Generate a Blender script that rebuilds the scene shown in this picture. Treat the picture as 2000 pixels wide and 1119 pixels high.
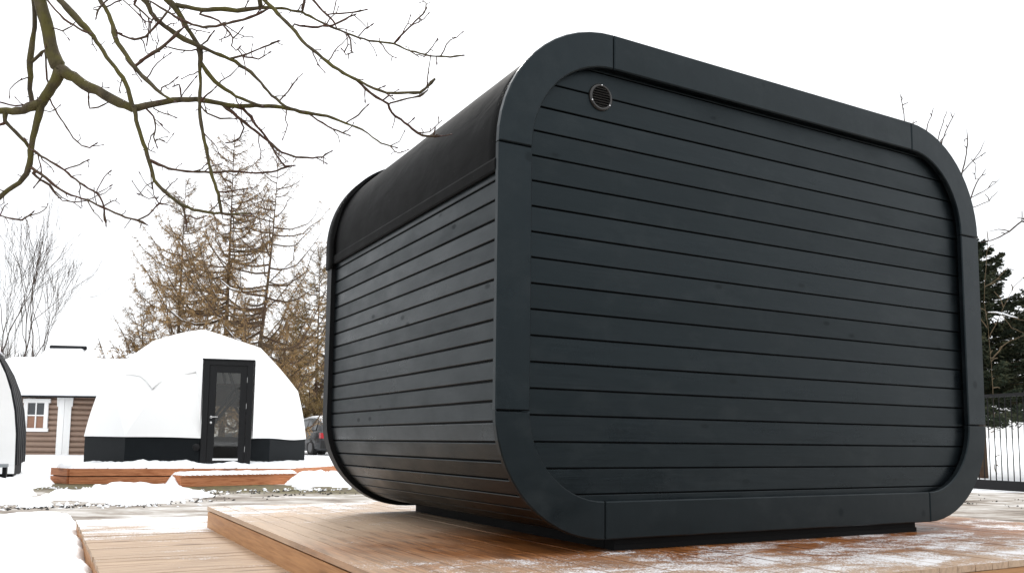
import bpy, math, random
import numpy as np
from mathutils import Vector, Matrix
random.seed(7); rng = np.random.default_rng(7)
R = math.radians
for o in list(bpy.data.objects): bpy.data.objects.remove(o)
sc = bpy.context.scene

# ------------------------------------------------------------------ camera
FP, TILT, ROLL, YAW = 1663.3, 0.0979, 0.0112, 0.5057
CAM = np.array([-1.7073, -3.223, 0.4359]); PY = 559.5 + 140.28
FW = np.array([math.sin(YAW)*math.cos(TILT), math.cos(YAW)*math.cos(TILT), math.sin(TILT)])
_r = np.array([math.cos(YAW), -math.sin(YAW), 0.0]); _u = np.cross(_r, FW)
RT = math.cos(ROLL)*_r + math.sin(ROLL)*_u
UP = -math.sin(ROLL)*_r + math.cos(ROLL)*_u
cam = bpy.data.cameras.new('camera'); co = bpy.data.objects.new('camera', cam)
sc.collection.objects.link(co); sc.camera = co
cam.sensor_width = 36; cam.lens = 36*FP/2000; cam.shift_y = 140.28/2000
cam.clip_start = 0.05; cam.clip_end = 2000
co.matrix_world = Matrix(((RT[0], UP[0], -FW[0], CAM[0]), (RT[1], UP[1], -FW[1], CAM[1]),
                          (RT[2], UP[2], -FW[2], CAM[2]), (0, 0, 0, 1)))
# ------------------------------------------------------------------ world, sun, exposure
SUN_EL, SUN_AZ = R(42), R(18)          # sun behind the pod (azimuth from +Y towards +X), veiled by cloud
w = bpy.data.worlds.new('World'); sc.world = w; w.use_nodes = True
nt = w.node_tree; nt.nodes.clear()
wo = nt.nodes.new('ShaderNodeOutputWorld'); bg = nt.nodes.new('ShaderNodeBackground')
sk = nt.nodes.new('ShaderNodeTexSky'); sk.sky_type = 'NISHITA'; sk.sun_disc = False
sk.sun_elevation = SUN_EL; sk.sun_rotation = SUN_AZ
mx = nt.nodes.new('ShaderNodeMix'); mx.data_type = 'RGBA'; mx.inputs[0].default_value = 0.93
# closed white cloud cover, brighter overhead than at the horizon as a real overcast sky is
tcw = nt.nodes.new('ShaderNodeTexCoord'); spw = nt.nodes.new('ShaderNodeSeparateXYZ'); nt.links.new(tcw.outputs['Generated'], spw.inputs[0])
mrw = nt.nodes.new('ShaderNodeMapRange'); nt.links.new(spw.outputs[2], mrw.inputs[0])
for i_, q_ in enumerate((0., 1., 11.2, 22.)): mrw.inputs[i_+1].default_value = q_
vmw = nt.nodes.new('ShaderNodeVectorMath'); vmw.operation = 'SCALE'; vmw.inputs[0].default_value = (.985, 1., 1.02)
nt.links.new(mrw.outputs[0], vmw.inputs['Scale']); nt.links.new(vmw.outputs[0], mx.inputs[7])
nt.links.new(sk.outputs[0], mx.inputs[6]); nt.links.new(mx.outputs[2], bg.inputs[0])
bg.inputs[1].default_value = 0.1; nt.links.new(bg.outputs[0], wo.inputs[0])
sl = bpy.data.lights.new('sun', 'SUN'); sl.energy = 1.3; sl.angle = R(14); sl.color = (1, .96, .9)
so = bpy.data.objects.new('sun', sl); sc.collection.objects.link(so)
sd = Vector((math.sin(SUN_AZ)*math.cos(SUN_EL), math.cos(SUN_AZ)*math.cos(SUN_EL), math.sin(SUN_EL)))
so.rotation_euler = sd.to_track_quat('Z', 'Y').to_euler()
sc.view_settings.view_transform = 'Standard'; sc.view_settings.look = 'None'
sc.view_settings.exposure = 0.0; sc.view_settings.gamma = 1.0
sc.render.engine = 'CYCLES'

# ------------------------------------------------------------------ helpers
def ray(u, v): return FW + RT*(u-1000)/FP - UP*(v-PY)/FP
def at(u, v, t):            # survey point: sight line (u, v) at distance t
    return CAM + ray(u, v)*t
def atz(u, v, z):           # survey point on a horizontal level
    d = ray(u, v); return CAM + d*(z-CAM[2])/d[2]
def proj(P):
    d = np.asarray(P)-CAM; z = d@FW
    return 1000+FP*(d@RT)/z, PY-FP*(d@UP)/z
FH = np.array([math.sin(YAW), math.cos(YAW), 0]); RH = _r
def cl(l, t, z=0.0):        # lateral / forward distance from the camera on the ground
    p = CAM + RH*l + FH*t; return np.array([p[0], p[1], z])

class MB:
    def __init__(s): s.v = []; s.f = []
    def add(s, vs, fs):
        n = len(s.v); s.v += [tuple(map(float, q)) for q in vs]; s.f += [tuple(i+n for i in q) for q in fs]; return s
    def box(s, a, b, M=None):
        (x0, y0, z0), (x1, y1, z1) = a, b
        vs = [(x0,y0,z0),(x1,y0,z0),(x1,y1,z0),(x0,y1,z0),(x0,y0,z1),(x1,y0,z1),(x1,y1,z1),(x0,y1,z1)]
        if M: vs = [M(*q) for q in vs]
        return s.add(vs, [(0,3,2,1),(4,5,6,7),(0,1,5,4),(1,2,6,5),(2,3,7,6),(3,0,4,7)])
    def rings(s, rings, closed=True, cap=True):
        n = len(rings[0]); vs = [p for r in rings for p in r]; fs = []
        for i in range(len(rings)-1):
            for j in range(n if closed else n-1):
                k = (j+1) % n
                fs.append((i*n+j, i*n+k, (i+1)*n+k, (i+1)*n+j))
        if cap:
            fs.append(tuple(range(n))[::-1]); fs.append(tuple((len(rings)-1)*n+j for j in range(n)))
        return s.add(vs, fs)
    def tube(s, pts, rad, n=6, cap=True):
        pts = [np.asarray(p, float) for p in pts]
        if not hasattr(rad, '__len__'): rad = [rad]*len(pts)
        rings = []; up = None
        for i, p in enumerate(pts):
            d = pts[min(i+1, len(pts)-1)]-pts[max(i-1, 0)]; d = d/(np.linalg.norm(d)+1e-9)
            if up is None:
                a = np.array([0, 0, 1.]) if abs(d[2]) < .9 else np.array([1., 0, 0])
                up = np.cross(d, a)
            up = up-d*(up@d); up /= np.linalg.norm(up)+1e-9; q = np.cross(d, up)
            rings.append([p+rad[i]*(math.cos(2*math.pi*j/n)*up+math.sin(2*math.pi*j/n)*q) for j in range(n)])
        return s.rings(rings, True, cap)
    def disc_prism(s, c, ax, r, h, n=20):
        c = np.asarray(c, float); ax = np.asarray(ax, float)
        return s.tube([c, c+ax*h], [r, r], n)
    def mesh(s, name):
        me = bpy.data.meshes.new(name); me.from_pydata(s.v, [], s.f); me.validate(); me.update(); return me
    def build(s, name, mat, parent=None, smooth=False):
        me = s.mesh(name); me.materials.append(mat)
        if smooth: me.shade_smooth()
        return link(name, me, parent)
def link(name, data, parent=None, loc=None):
    o = bpy.data.objects.new(name, data); sc.collection.objects.link(o)
    if parent: o.parent = parent
    if loc is not None: o.location = tuple(loc)
    return o
def fixn(o):
    import bmesh
    b = bmesh.new(); b.from_mesh(o.data); bmesh.ops.recalc_face_normals(b, faces=b.faces); b.to_mesh(o.data); b.free(); return o
def tag(o, label=None, cat=None, group=None, kind=None):
    if label: o['label'] = label
    if cat: o['category'] = cat
    if group: o['group'] = group
    if kind: o['kind'] = kind
    return o
def thing(name, label, cat, group=None): return tag(link(name, None), label, cat, group)
def quads(name, P, A, B, mat, parent=None):      # many little quads: centres P, half axes A, B
    n = len(P); V = np.empty((n, 4, 3)); V[:,0] = P-A-B; V[:,1] = P+A-B; V[:,2] = P+A+B; V[:,3] = P-A+B
    me = bpy.data.meshes.new(name); me.vertices.add(4*n); me.vertices.foreach_set('co', V.ravel())
    me.loops.add(4*n); me.loops.foreach_set('vertex_index', np.arange(4*n, dtype=np.int32))
    me.polygons.add(n); me.polygons.foreach_set('loop_start', np.arange(0, 4*n, 4, dtype=np.int32))
    me.update(calc_edges=True); me.materials.append(mat)
    return link(name, me, parent)
def rndvec(n):
    v = rng.normal(size=(n, 3)); return v/np.linalg.norm(v, axis=1)[:, None]
def vnoise(x, y, seed=0):
    xi = np.floor(x).astype(int); yi = np.floor(y).astype(int); fx = x-xi; fy = y-yi
    fx = fx*fx*(3-2*fx); fy = fy*fy*(3-2*fy)
    def h(a, b):
        n = (a*374761393+b*668265263+seed*982451653) & 0x7fffffff
        n = ((n ^ (n >> 13))*1274126177) & 0x7fffffff
        return ((n ^ (n >> 16)) & 0xffff)/65535.0
    return (h(xi,yi)*(1-fx)+h(xi+1,yi)*fx)*(1-fy)+(h(xi,yi+1)*(1-fx)+h(xi+1,yi+1)*fx)*fy
def fbm(x, y, seed=0, oct=4):
    s = 0; a = .5; tot = 0
    for i in range(oct):
        s = s+a*vnoise(x*2**i, y*2**i, seed+i); tot += a; a *= .5
    return s/tot

# ------------------------------------------------------------------ materials
class NT:
    def __init__(s, name):
        s.m = bpy.data.materials.new(name); s.m.use_nodes = True; s.t = s.m.node_tree
        s.p = s.t.nodes['Principled BSDF']; s.out = s.t.nodes['Material Output']
        s.pos = s.t.nodes.new('ShaderNodeNewGeometry').outputs['Position']
    def l(s, a, b): s.t.links.new(a, b)
    def map(s, scale, loc=None):
        n = s.t.nodes.new('ShaderNodeMapping'); n.inputs['Scale'].default_value = scale
        s.l(s.pos, n.inputs[0])
        if loc is not None:
            if isinstance(loc, tuple): n.inputs['Location'].default_value = loc
            else: s.l(loc, n.inputs['Location'])
        return n.outputs[0]
    def rnd(s):
        return s.t.nodes.new('ShaderNodeObjectInfo').outputs['Random']
    def noise(s, vec, scale=1.0, detail=4, rough=.55, dist=0):
        n = s.t.nodes.new('ShaderNodeTexNoise'); n.inputs['Scale'].default_value = scale
        n.inputs['Detail'].default_value = detail; n.inputs['Roughness'].default_value = rough
        n.inputs['Distortion'].default_value = dist
        s.l(vec, n.inputs['Vector']); return n.outputs['Fac']
    def voro(s, vec, scale=1.0):
        n = s.t.nodes.new('ShaderNodeTexVoronoi'); n.inputs['Scale'].default_value = scale
        s.l(vec, n.inputs['Vector']); return n.outputs['Distance']
    def ramp(s, fac, stops):
        n = s.t.nodes.new('ShaderNodeValToRGB'); e = n.color_ramp.elements
        while len(e) < len(stops): e.new(.5)
        for q, (p, c) in zip(e, stops):
            q.position = p; q.color = (*c, 1) if hasattr(c, '__len__') else (c, c, c, 1)
        s.l(fac, n.inputs[0]); return n.outputs[0]
    def mix(s, f, a, b, mode='MIX'):
        n = s.t.nodes.new('ShaderNodeMix'); n.data_type = 'RGBA'; n.blend_type = mode
        for i, q in ((0, f), (6, a), (7, b)):
            if isinstance(q, (int, float)): n.inputs[i].default_value = q if i == 0 else (q, q, q, 1)
            elif isinstance(q, tuple): n.inputs[i].default_value = (*q, 1)
            else: s.l(q, n.inputs[i])
        return n.outputs[2]
    def math(s, op, a, b=0.0, c=None):
        n = s.t.nodes.new('ShaderNodeMath'); n.operation = op
        for i, q in enumerate((a, b) if c is None else (a, b, c)):
            if isinstance(q, (int, float)): n.inputs[i].default_value = q
            else: s.l(q, n.inputs[i])
        return n.outputs[0]
    def sep(s):
        n = s.t.nodes.new('ShaderNodeSeparateXYZ'); s.l(s.pos, n.inputs[0]); return n.outputs
    def mapr(s, v, a, b, c=0., d=1.):
        n = s.t.nodes.new('ShaderNodeMapRange'); n.interpolation_type = 'SMOOTHSTEP'
        s.l(v, n.inputs[0])
        for i, q in enumerate((a, b, c, d)): n.inputs[i+1].default_value = q
        return n.outputs[0]
    def bump(s, h, strength=.3, dist=.01, prev=None):
        n = s.t.nodes.new('ShaderNodeBump'); n.inputs['Strength'].default_value = strength
        n.inputs['Distance'].default_value = dist; s.l(h, n.inputs['Height'])
        if prev is not None: s.l(prev, n.inputs['Normal'])
        return n.outputs[0]
    def done(s, col=None, rough=None, nrm=None, spec=None, metal=None):
        for k, q in (('Base Color', col), ('Roughness', rough), ('Normal', nrm), ('Specular IOR Level', spec), ('Metallic', metal)):
            if q is None: continue
            if isinstance(q, tuple): s.p.inputs[k].default_value = (*q, 1)
            elif isinstance(q, (int, float)): s.p.inputs[k].default_value = q
            else: s.l(q, s.p.inputs[k])
        return s.m
def simple(name, col, rough=.6, var=.15, scale=8., bump=0., metal=0, spec=.5):
    n = NT(name); f = n.noise(n.map((1,1,1)), scale, 5)
    c = n.mix(f, tuple(q*(1-var) for q in col), tuple(min(1, q*(1+var)) for q in col))
    nr = n.bump(f, bump, .02) if bump else None
    return n.done(c, rough, nr, spec, metal)

def dark_timber(name, stretch, tone=.52, rough=.32):
    n = NT(name); r = n.rnd()
    off = n.t.nodes.new('ShaderNodeCombineXYZ')
    n.l(n.math('MULTIPLY', r, 37.), off.inputs[0]); n.l(n.math('MULTIPLY', r, 91.), off.inputs[1]); n.l(n.math('MULTIPLY', r, 53.), off.inputs[2])
    g = n.noise(n.map(tuple(stretch), off.outputs[0]), 1, 6, .6, .3)
    blot = n.noise(n.map((1.3,1.3,3), off.outputs[0]), 2.2, 4)
    kn = n.voro(n.map(tuple(2.6+q*.055 for q in stretch), off.outputs[0]), 1.0)
    knot = n.ramp(kn, [(.0, 1.), (.055, .9), (.095, 0.)])
    c = n.mix(n.ramp(g, [(.36, 0.), (.64, 1.)]), tuple(q*tone for q in (.0045,.0066,.0086)), tuple(q*tone for q in (.0095,.0128,.0155)))
    c = n.mix(n.ramp(blot, [(.35, 0.), (.7, .55)]), c, tuple(q*tone for q in (.0185,.0225,.0255)))
    c = n.mix(n.math('MULTIPLY', r, .6), c, tuple(q*tone for q in (.003,.0055,.0068)))
    drip = n.noise(n.map((3.4, 3.4, 5.5), off.outputs[0]), 1.0, 6, .68)
    c = n.mix(n.ramp(drip, [(.52, 0.), (.68, .5)]), c, tuple(q*tone for q in (.030,.034,.036)))
    c = n.mix(n.math('MULTIPLY', knot, .75), c, (.0015,.002,.0025))
    rr = n.math('MULTIPLY_ADD', blot, .42, rough-.25)
    rr = n.math('MULTIPLY_ADD', r, .13, rr)
    rr = n.math('MULTIPLY_ADD', drip, .16, n.math('SUBTRACT', rr, .06))
    rr = n.math('MULTIPLY_ADD', knot, .2, rr)
    b = n.bump(g, .12, .004); b = n.bump(n.noise(n.map(tuple(1.5+q*.04 for q in stretch), off.outputs[0]), 1.6, 3), .22, .012, b)
    n.p.inputs['Specular Tint'].default_value = (.72, .92, 1.0, 1)
    return n.done(c, rr, b, .27)
M = {}
M['front'] = dark_timber('anthracite_front_timber', (3, 40, 60))
M['side'] = dark_timber('anthracite_side_timber', (60, 3, 60))
M['trim'] = dark_timber('anthracite_trim_timber', (14, 14, 9), .52, .33)
M['gap'] = simple('dark_backing', (.004,.005,.006), .7, .2, 8, 0, 0, .15)
M['edge'] = simple('black_edge_strip', (.004,.0045,.005), .5, .2, 8, 0, 0, .2)
M['plinth'] = simple('black_plinth_timber', (.004,.0043,.0047), .6, .3, 20, 0, 0, .1)
def membrane():
    n = NT('black_roof_membrane')
    a = n.noise(n.map((3.2,1.6,3.2)), 1.6, 3, .5, .4); b = n.noise(n.map((1,1,1)), 160, 2)
    d = n.noise(n.map((2,2,2)), 3.5, 5)
    sp = n.ramp(n.voro(n.map((1,1,1)), 26), [(0, 1.), (.035, .6), (.06, 0.)])
    c = n.mix(d, (.0035,.0037,.0039), (.009,.009,.009)); c = n.mix(n.math('MULTIPLY', sp, .35), c, (.2,.2,.2))
    nb = n.bump(a, .16, .05); nb = n.bump(b, .12, .003, nb)
    return n.done(c, n.math('MULTIPLY_ADD', d, .25, .55), nb, .06)
M['membrane'] = membrane()
def deck_wood(name, stretch, pale, dark, frost=True, wet=True, lower=False, kt=.14):
    n = NT(name); r = n.rnd()
    off = n.t.nodes.new('ShaderNodeCombineXYZ')
    for i, k in enumerate((37., 91., 53.)): n.l(n.math('MULTIPLY', r, k), off.inputs[i])
    g = n.noise(n.map(tuple(stretch), off.outputs[0]), 1, 7, .65, .4)
    g2 = n.noise(n.map(tuple(q*.35 for q in stretch), off.outputs[0]), 1, 4, .6, 1.2)
    kn = n.voro(n.map(tuple(math.sqrt(q)*.7 for q in stretch), off.outputs[0]), 1.0)
    knot = n.ramp(kn, [(0, 1.), (kt*.55, .8), (kt, 0.)])
    c = n.ramp(g, [(.36, dark), (.53, pale), (.66, tuple(min(1,q*1.2) for q in pale))])
    c = n.mix(n.math('MULTIPLY', g2, .45), c, tuple(q*.72 for q in dark))
    c = n.mix(n.math('MULTIPLY_ADD', r, .4, -.02), c, tuple(q*.8 for q in pale))
    x, y, z = n.sep()
    rough = n.math('MULTIPLY_ADD', g, .2, .5)
    if wet:
        dx = n.math('MULTIPLY', n.math('SUBTRACT', x, 1.9), .42); dy = n.math('SUBTRACT', y, .35)
        dd = n.math('SQRT', n.math('ADD', n.math('MULTIPLY', dx, dx), n.math('MULTIPLY', dy, dy)))
        wn = n.noise(n.map((1,1,1)), 2.3, 5, .6)
        wf = n.mapr(n.math('MULTIPLY_ADD', wn, .8, dd), 1.85, .95)
        wc = n.ramp(g, [(.36, (.07,.021,.006)), (.53, (.27,.092,.022)), (.66, (.42,.17,.05))])
        c = n.mix(.42, c, (.60,.475,.365))          # dry weathered bleach away from the wet part
        c = n.mix(wf, c, wc)
        rough = n.math('MULTIPLY_ADD', wf, -.22, rough)
    c = n.mix(n.math('MULTIPLY', knot, .7), c, tuple(q*.35 for q in dark))
    bp_ = n.bump(g, .35, .004)
    if frost:
        f1 = n.noise(n.map((1.1,2.3,1) if not lower else (.8,1.8,1)), 2.1, 8, .70, .5)
        f2 = n.noise(n.map((1,1,1)), 110, 2, .7)
        f3 = n.voro(n.map((1,1,1)), 120)
        ff = n.math('MULTIPLY_ADD', f2, .46, n.math('MULTIPLY', f1, .80))
        if lower:
            bias = n.math('MULTIPLY_ADD', n.mapr(y, 2.2, 4.3), .24, .02)
        else:
            bias = n.math('MULTIPLY_ADD', n.mapr(y, .45, -.45), .145, n.math('MULTIPLY', n.mapr(y, 1.4, 3.3), .17))
            bias = n.math('MULTIPLY_ADD', n.mapr(x, 3.0, 4.1), .10, bias)
        ff = n.math('ADD', ff, bias)
        ff = n.math('MULTIPLY_ADD', f3, -.08, ff)
        fm = n.mapr(ff, .705, .80)
        gn = n.t.nodes.new('ShaderNodeNewGeometry'); sz_ = n.t.nodes.new('ShaderNodeSeparateXYZ'); n.l(gn.outputs['True Normal'], sz_.inputs[0])
        fm = n.math('MULTIPLY', fm, n.mapr(sz_.outputs[2], .5, .8))
        c = n.mix(n.math('MULTIPLY', fm, .88), c, (.84,.84,.85))
        rough = n.math('MULTIPLY_ADD', fm, .15, rough)
        bp_ = n.bump(fm, .5, .006, bp_)
    return n.done(c, rough, bp_, .25)
M['deck'] = deck_wood('weathered_deck_planks', (60, 3.0, 46), (.52,.355,.225), (.27,.145,.072))
M['_'] = None
M['step'] = deck_wood('weathered_step_planks', (3.2, 46, 46), (.47,.335,.225), (.27,.165,.095), True, False, True)
M['fascia'] = deck_wood('tan_fascia_board', (30, 3, 60), (.50,.27,.125), (.36,.17,.07), False, False)
M['fasciax'] = deck_wood('tan_front_fascia_board', (3, 30, 60), (.50,.27,.125), (.36,.17,.07), False, False)
M['larchwood'] = deck_wood('orange_pine_board', (4, 4, 45), (.58,.245,.115), (.37,.125,.047), False, False, False, .22)
def snow_mat():
    n = NT('snow'); a = n.noise(n.map((1,1,1)), 3, 6, .6); b = n.noise(n.map((1,1,1)), 45, 4, .7)
    c = n.mix(a, (.84,.86,.89), (.93,.935,.94))
    nb = n.bump(a, .5, .06); nb = n.bump(b, .35, .012, nb)
    return n.done(c, .65, nb, .3)
M['snow'] = snow_mat()
def slush():
    n = NT('slushy_road')
    cx = n.t.nodes.new('ShaderNodeMapping'); cx.inputs['Rotation'].default_value = (0, 0, YAW+.06)
    n.l(n.pos, cx.inputs[0])
    st = n.t.nodes.new('ShaderNodeMapping'); st.inputs['Scale'].default_value = (1.3, 2.1, 1); n.l(cx.outputs[0], st.inputs[0])
    a = n.noise(st.outputs[0], 1.0, 8, .62, .4); b = n.noise(n.map((1,1,1)), 7, 8, .7); d = n.noise(st.outputs[0], 2.6, 7, .66)
    c = n.ramp(a, [(.32, (.12,.095,.075)), (.44, (.27,.235,.20)), (.53, (.40,.37,.335)), (.66, (.62,.605,.59))])
    mud = n.ramp(n.math('MULTIPLY_ADD', b, .45, n.math('MULTIPLY', d, .7)), [(.64, 0.), (.72, 1.)])
    c = n.mix(n.math('MULTIPLY', mud, .75), c, (.12,.09,.065))
    # bare turf and mud beside the far timber terrace
    q = n.t.nodes.new('ShaderNodeSeparateXYZ'); n.l(cx.outputs[0], q.inputs[0])
    o0 = float((math.cos(YAW+.06)*0))
    return n, c, b, a, cx
def slush_done():
    n, c, b, a, cx = slush()
    x, y, z = n.sep()
    tt = n.math('ADD', n.math('MULTIPLY', n.math('SUBTRACT', x, float(CAM[0])), float(FH[0])), n.math('MULTIPLY', n.math('SUBTRACT', y, float(CAM[1])), float(FH[1])))
    ll = n.math('ADD', n.math('MULTIPLY', n.math('SUBTRACT', x, float(CAM[0])), float(RH[0])), n.math('MULTIPLY', n.math('SUBTRACT', y, float(CAM[1])), float(RH[1])))
    k = n.math('MULTIPLY', n.mapr(n.math('MULTIPLY_ADD', b, 1.6, tt), 13.3, 14.3), n.mapr(ll, 2.5, 0.5))
    g = n.ramp(b, [(.35, (.045,.035,.02)), (.5, (.11,.085,.05)), (.6, (.13,.125,.045)), (.75, (.30,.24,.17))])
    c = n.mix(k, c, g)
    nb = n.bump(a, .6, .06); nb = n.bump(b, .5, .03, nb)
    return n.done(c, .75, nb, .12)
M['slush'] = slush_done()
M['fabric'] = simple('white_tent_fabric', (.93,.93,.92), .55, .02, 3, .1)
M['seam'] = simple('white_fabric_seam', (.72,.72,.71), .6, .05, 5)
M['skirt'] = simple('dark_skirt_panel', (.008,.0100,.0115), .6, .25, 6, 0, 0, .1)
M['doorp'] = simple('black_door_paint', (.006,.0065,.0075), .45, .2, 10, 0, 0, .25)
M['steel'] = simple('brushed_steel', (.6,.6,.6), .3, .1, 30, 0, 1)
M['white'] = simple('white_paint', (.80,.80,.79), .5, .04, 6)
M['log'] = simple('brown_log_stain', (.27,.185,.138), .6, .2, 9, .1)
M['darkroof'] = simple('dark_shingle', (.008,.009,.011), .6, .4, 14, .2, 0, .2)
M['greyboard'] = simple('grey_board', (.20,.215,.225), .55, .15, 10)
M['brownboard'] = simple('brown_interior_board', (.25,.13,.08), .6, .2, 8)
M['blackmetal'] = simple('black_metal', (.008,.008,.009), .5, .2, 12, 0, 0, .2)
M['carpaint'] = simple('dark_grey_car_paint', (.045,.047,.05), .22, .1, 3)
M['rubber'] = simple('tyre_rubber', (.012,.012,.012), .8, .2, 10)
M['redlens'] = simple('red_lamp_lens', (.40,.012,.02), .15, .1, 10)
M['mirror'] = simple('blue_mirror_glass', (.12,.32,.36), .1, .1, 10)
M['rimgrey'] = simple('grey_wheel_rim', (.12,.12,.125), .4, .2, 20, 0, .6)
M['screw'] = simple('bright_screw_steel', (.85,.85,.86), .22, .02, 10, 0, 1)
M['slat'] = simple('worn_grille_slat', (.022,.02,.018), .35, .1, 10)
M['grille'] = simple('glossy_black_grille', (.018,.016,.014), .28, .1, 10)
def glass():
    n = NT('door_glass'); n.t.nodes.remove(n.p)
    tr = n.t.nodes.new('ShaderNodeBsdfTransparent'); tr.inputs[0].default_value = (.72,.72,.70,1)
    gl = n.t.nodes.new('ShaderNodeBsdfGlossy'); gl.inputs['Roughness'].default_value = .02
    fr = n.t.nodes.new('ShaderNodeFresnel'); fr.inputs[0].default_value = 1.5
    mx = n.t.nodes.new('ShaderNodeMixShader'); n.l(n.math('MULTIPLY', fr.outputs[0], 1.3), mx.inputs[0])
    n.l(tr.outputs[0], mx.inputs[1]); n.l(gl.outputs[0], mx.inputs[2]); n.l(mx.outputs[0], n.out.inputs[0]); return n.m
M['glass'] = glass()
M['carglass'] = simple('car_glass', (.03,.035,.04), .06, .05, 3, 0, 0, .8)
def bark(name, a, b, c, scale=9):
    n = NT(name); f = n.noise(n.map((1,1,.5)), scale, 6, .65); g = n.noise(n.map((1,1,1)), scale*.35, 4)
    x = n.mix(n.ramp(f, [(.3, 0.), (.7, 1.)]), a, b); x = n.mix(n.ramp(g, [(.42, 0.), (.6, 1.)]), x, c)
    return n.done(x, .8, n.bump(f, .7, .02), .2)
M['moss'] = bark('mossy_bark', (.045,.037,.024), (.125,.10,.06), (.105,.092,.028), 22)
M['twig'] = bark('red_brown_twig', (.055,.028,.02), (.12,.062,.042), (.10,.075,.05), 30)
M['bud'] = simple('dark_red_bud', (.055,.016,.012), .45, .3, 60)
M['larchbark'] = bark('larch_bark', (.045,.028,.019), (.11,.068,.043), (.085,.06,.036), 6)
M['larchtwig'] = bark('larch_twig', (.12,.085,.055), (.21,.14,.08), (.09,.065,.045), 2)
def leafy(name, cols):
    n = NT(name); r = n.noise(n.map((1,1,1)), 1.3, 5, .6); f = n.noise(n.map((1,1,1)), 14, 2)
    c = n.ramp(n.math('MULTIPLY_ADD', f, .6, n.math('MULTIPLY', r, .45)), [(.32, cols[0]), (.5, cols[1]), (.66, cols[2])])
    return n.done(c, .8, None, .15)
M['needle'] = leafy('golden_brown_larch_needles', [(.12,.085,.045), (.29,.19,.088), (.42,.265,.118)])
M['needleold'] = leafy('olive_brown_larch_needles', [(.12,.09,.042), (.25,.18,.075), (.36,.245,.105)])
M['spruce'] = leafy('dark_spruce_needles', [(.010,.016,.011), (.024,.034,.020), (.07,.068,.036)])
M['greytwig'] = bark('grey_bare_twig', (.05,.036,.03), (.095,.072,.058), (.07,.06,.048), 2)
M['darktwig'] = bark('dark_bare_twig', (.022,.015,.012), (.05,.036,.028), (.04,.034,.022), 2)
M['goldtwig'] = bark('yellow_bare_twig', (.07,.05,.03), (.14,.10,.055), (.09,.07,.045), 2)
M['farwall'] = simple('pale_far_wall', (.62,.64,.65), .8, .05, 1)

# ------------------------------------------------------------------ ground
ZD, ZS, ZG = -0.057, -0.21, -0.38      # upper deck, low step deck, ground
ZT = -0.105                             # far timber terrace
def ground_z(x, y):
    l = (x-CAM[0])*RH[0]+(y-CAM[1])*RH[1]; t = (x-CAM[0])*FH[0]+(y-CAM[1])*FH[1]
    ss = lambda a, b, q: (lambda s: s*s*(3-2*s))(np.clip((q-a)/(b-a), 0, 1))
    left = ZG+.24*ss(18, 26, t)
    right = ZG+1.25*ss(19, 42, t)
    k = ss(2, 9, l)
    z = left*(1-k)+right*k
    return z+.10*(fbm(x*.35, y*.35, 3)-.5)*ss(16, 20, t)
def sheet(name, ls, ts, zf, mat, kind='structure'):
    L, T = np.meshgrid(ls, ts); X = CAM[0]+RH[0]*L+FH[0]*T; Y = CAM[1]+RH[1]*L+FH[1]*T; Z = zf(X, Y)
    n, m = L.shape; b = MB(); b.v = [tuple(q) for q in np.stack([X, Y, Z], -1).reshape(-1, 3)]
    b.f = [(i*m+j, i*m+j+1, (i+1)*m+j+1, (i+1)*m+j) for i in range(n-1) for j in range(m-1)]
    o = b.build(name, mat, None, True); o['kind'] = kind; return o
ls = np.concatenate([[-600,-300,-150,-80,-50], np.arange(-35, 36, 1.0), [50,80,150,300,600]])
ts = np.concatenate([[-200,-80,-30,-10], np.arange(0, 60, 1.0), [65,75,90,120,180,300,600]])
sheet('ground', ls, ts, ground_z, M['snow'])
sheet('road', np.arange(-14, 22.1, .5), np.arange(-4, 15.61, .4), lambda x, y: ZG+.004+.05*(fbm(x*.8, y*.8, 5)-.5)*0+0*x, M['slush'])

M['added_dark_ground'] = bark('dark_ground_and_dirt', (.028,.027,.026), (.075,.07,.065), (.05,.045,.04), 30)  # colour of the added dark ground, shared by the dirt clods
sheet('added_dark_ground', np.arange(-2.5, 46, 1.), np.arange(-70, 2.7, 1.), lambda x, y: ZG+.010+0*x, M['added_dark_ground'])  # unseen dark ground, added to darken what the pod's lower front reflects
def seg_dist(px, py, poly):
    d = np.full(px.shape, 1e9); ins = np.zeros(px.shape, bool); n = len(poly)
    for i in range(n):
        ax, ay = poly[i]; bx, by = poly[(i+1) % n]
        ex, ey = bx-ax, by-ay; t = np.clip(((px-ax)*ex+(py-ay)*ey)/(ex*ex+ey*ey+1e-12), 0, 1)
        d = np.minimum(d, np.hypot(px-ax-t*ex, py-ay-t*ey))
        c = ((ay > py) != (by > py)) & (px < (bx-ax)*(py-ay)/(by-ay+1e-12)+ax); ins ^= c
    return np.where(ins, d, -d)
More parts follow.
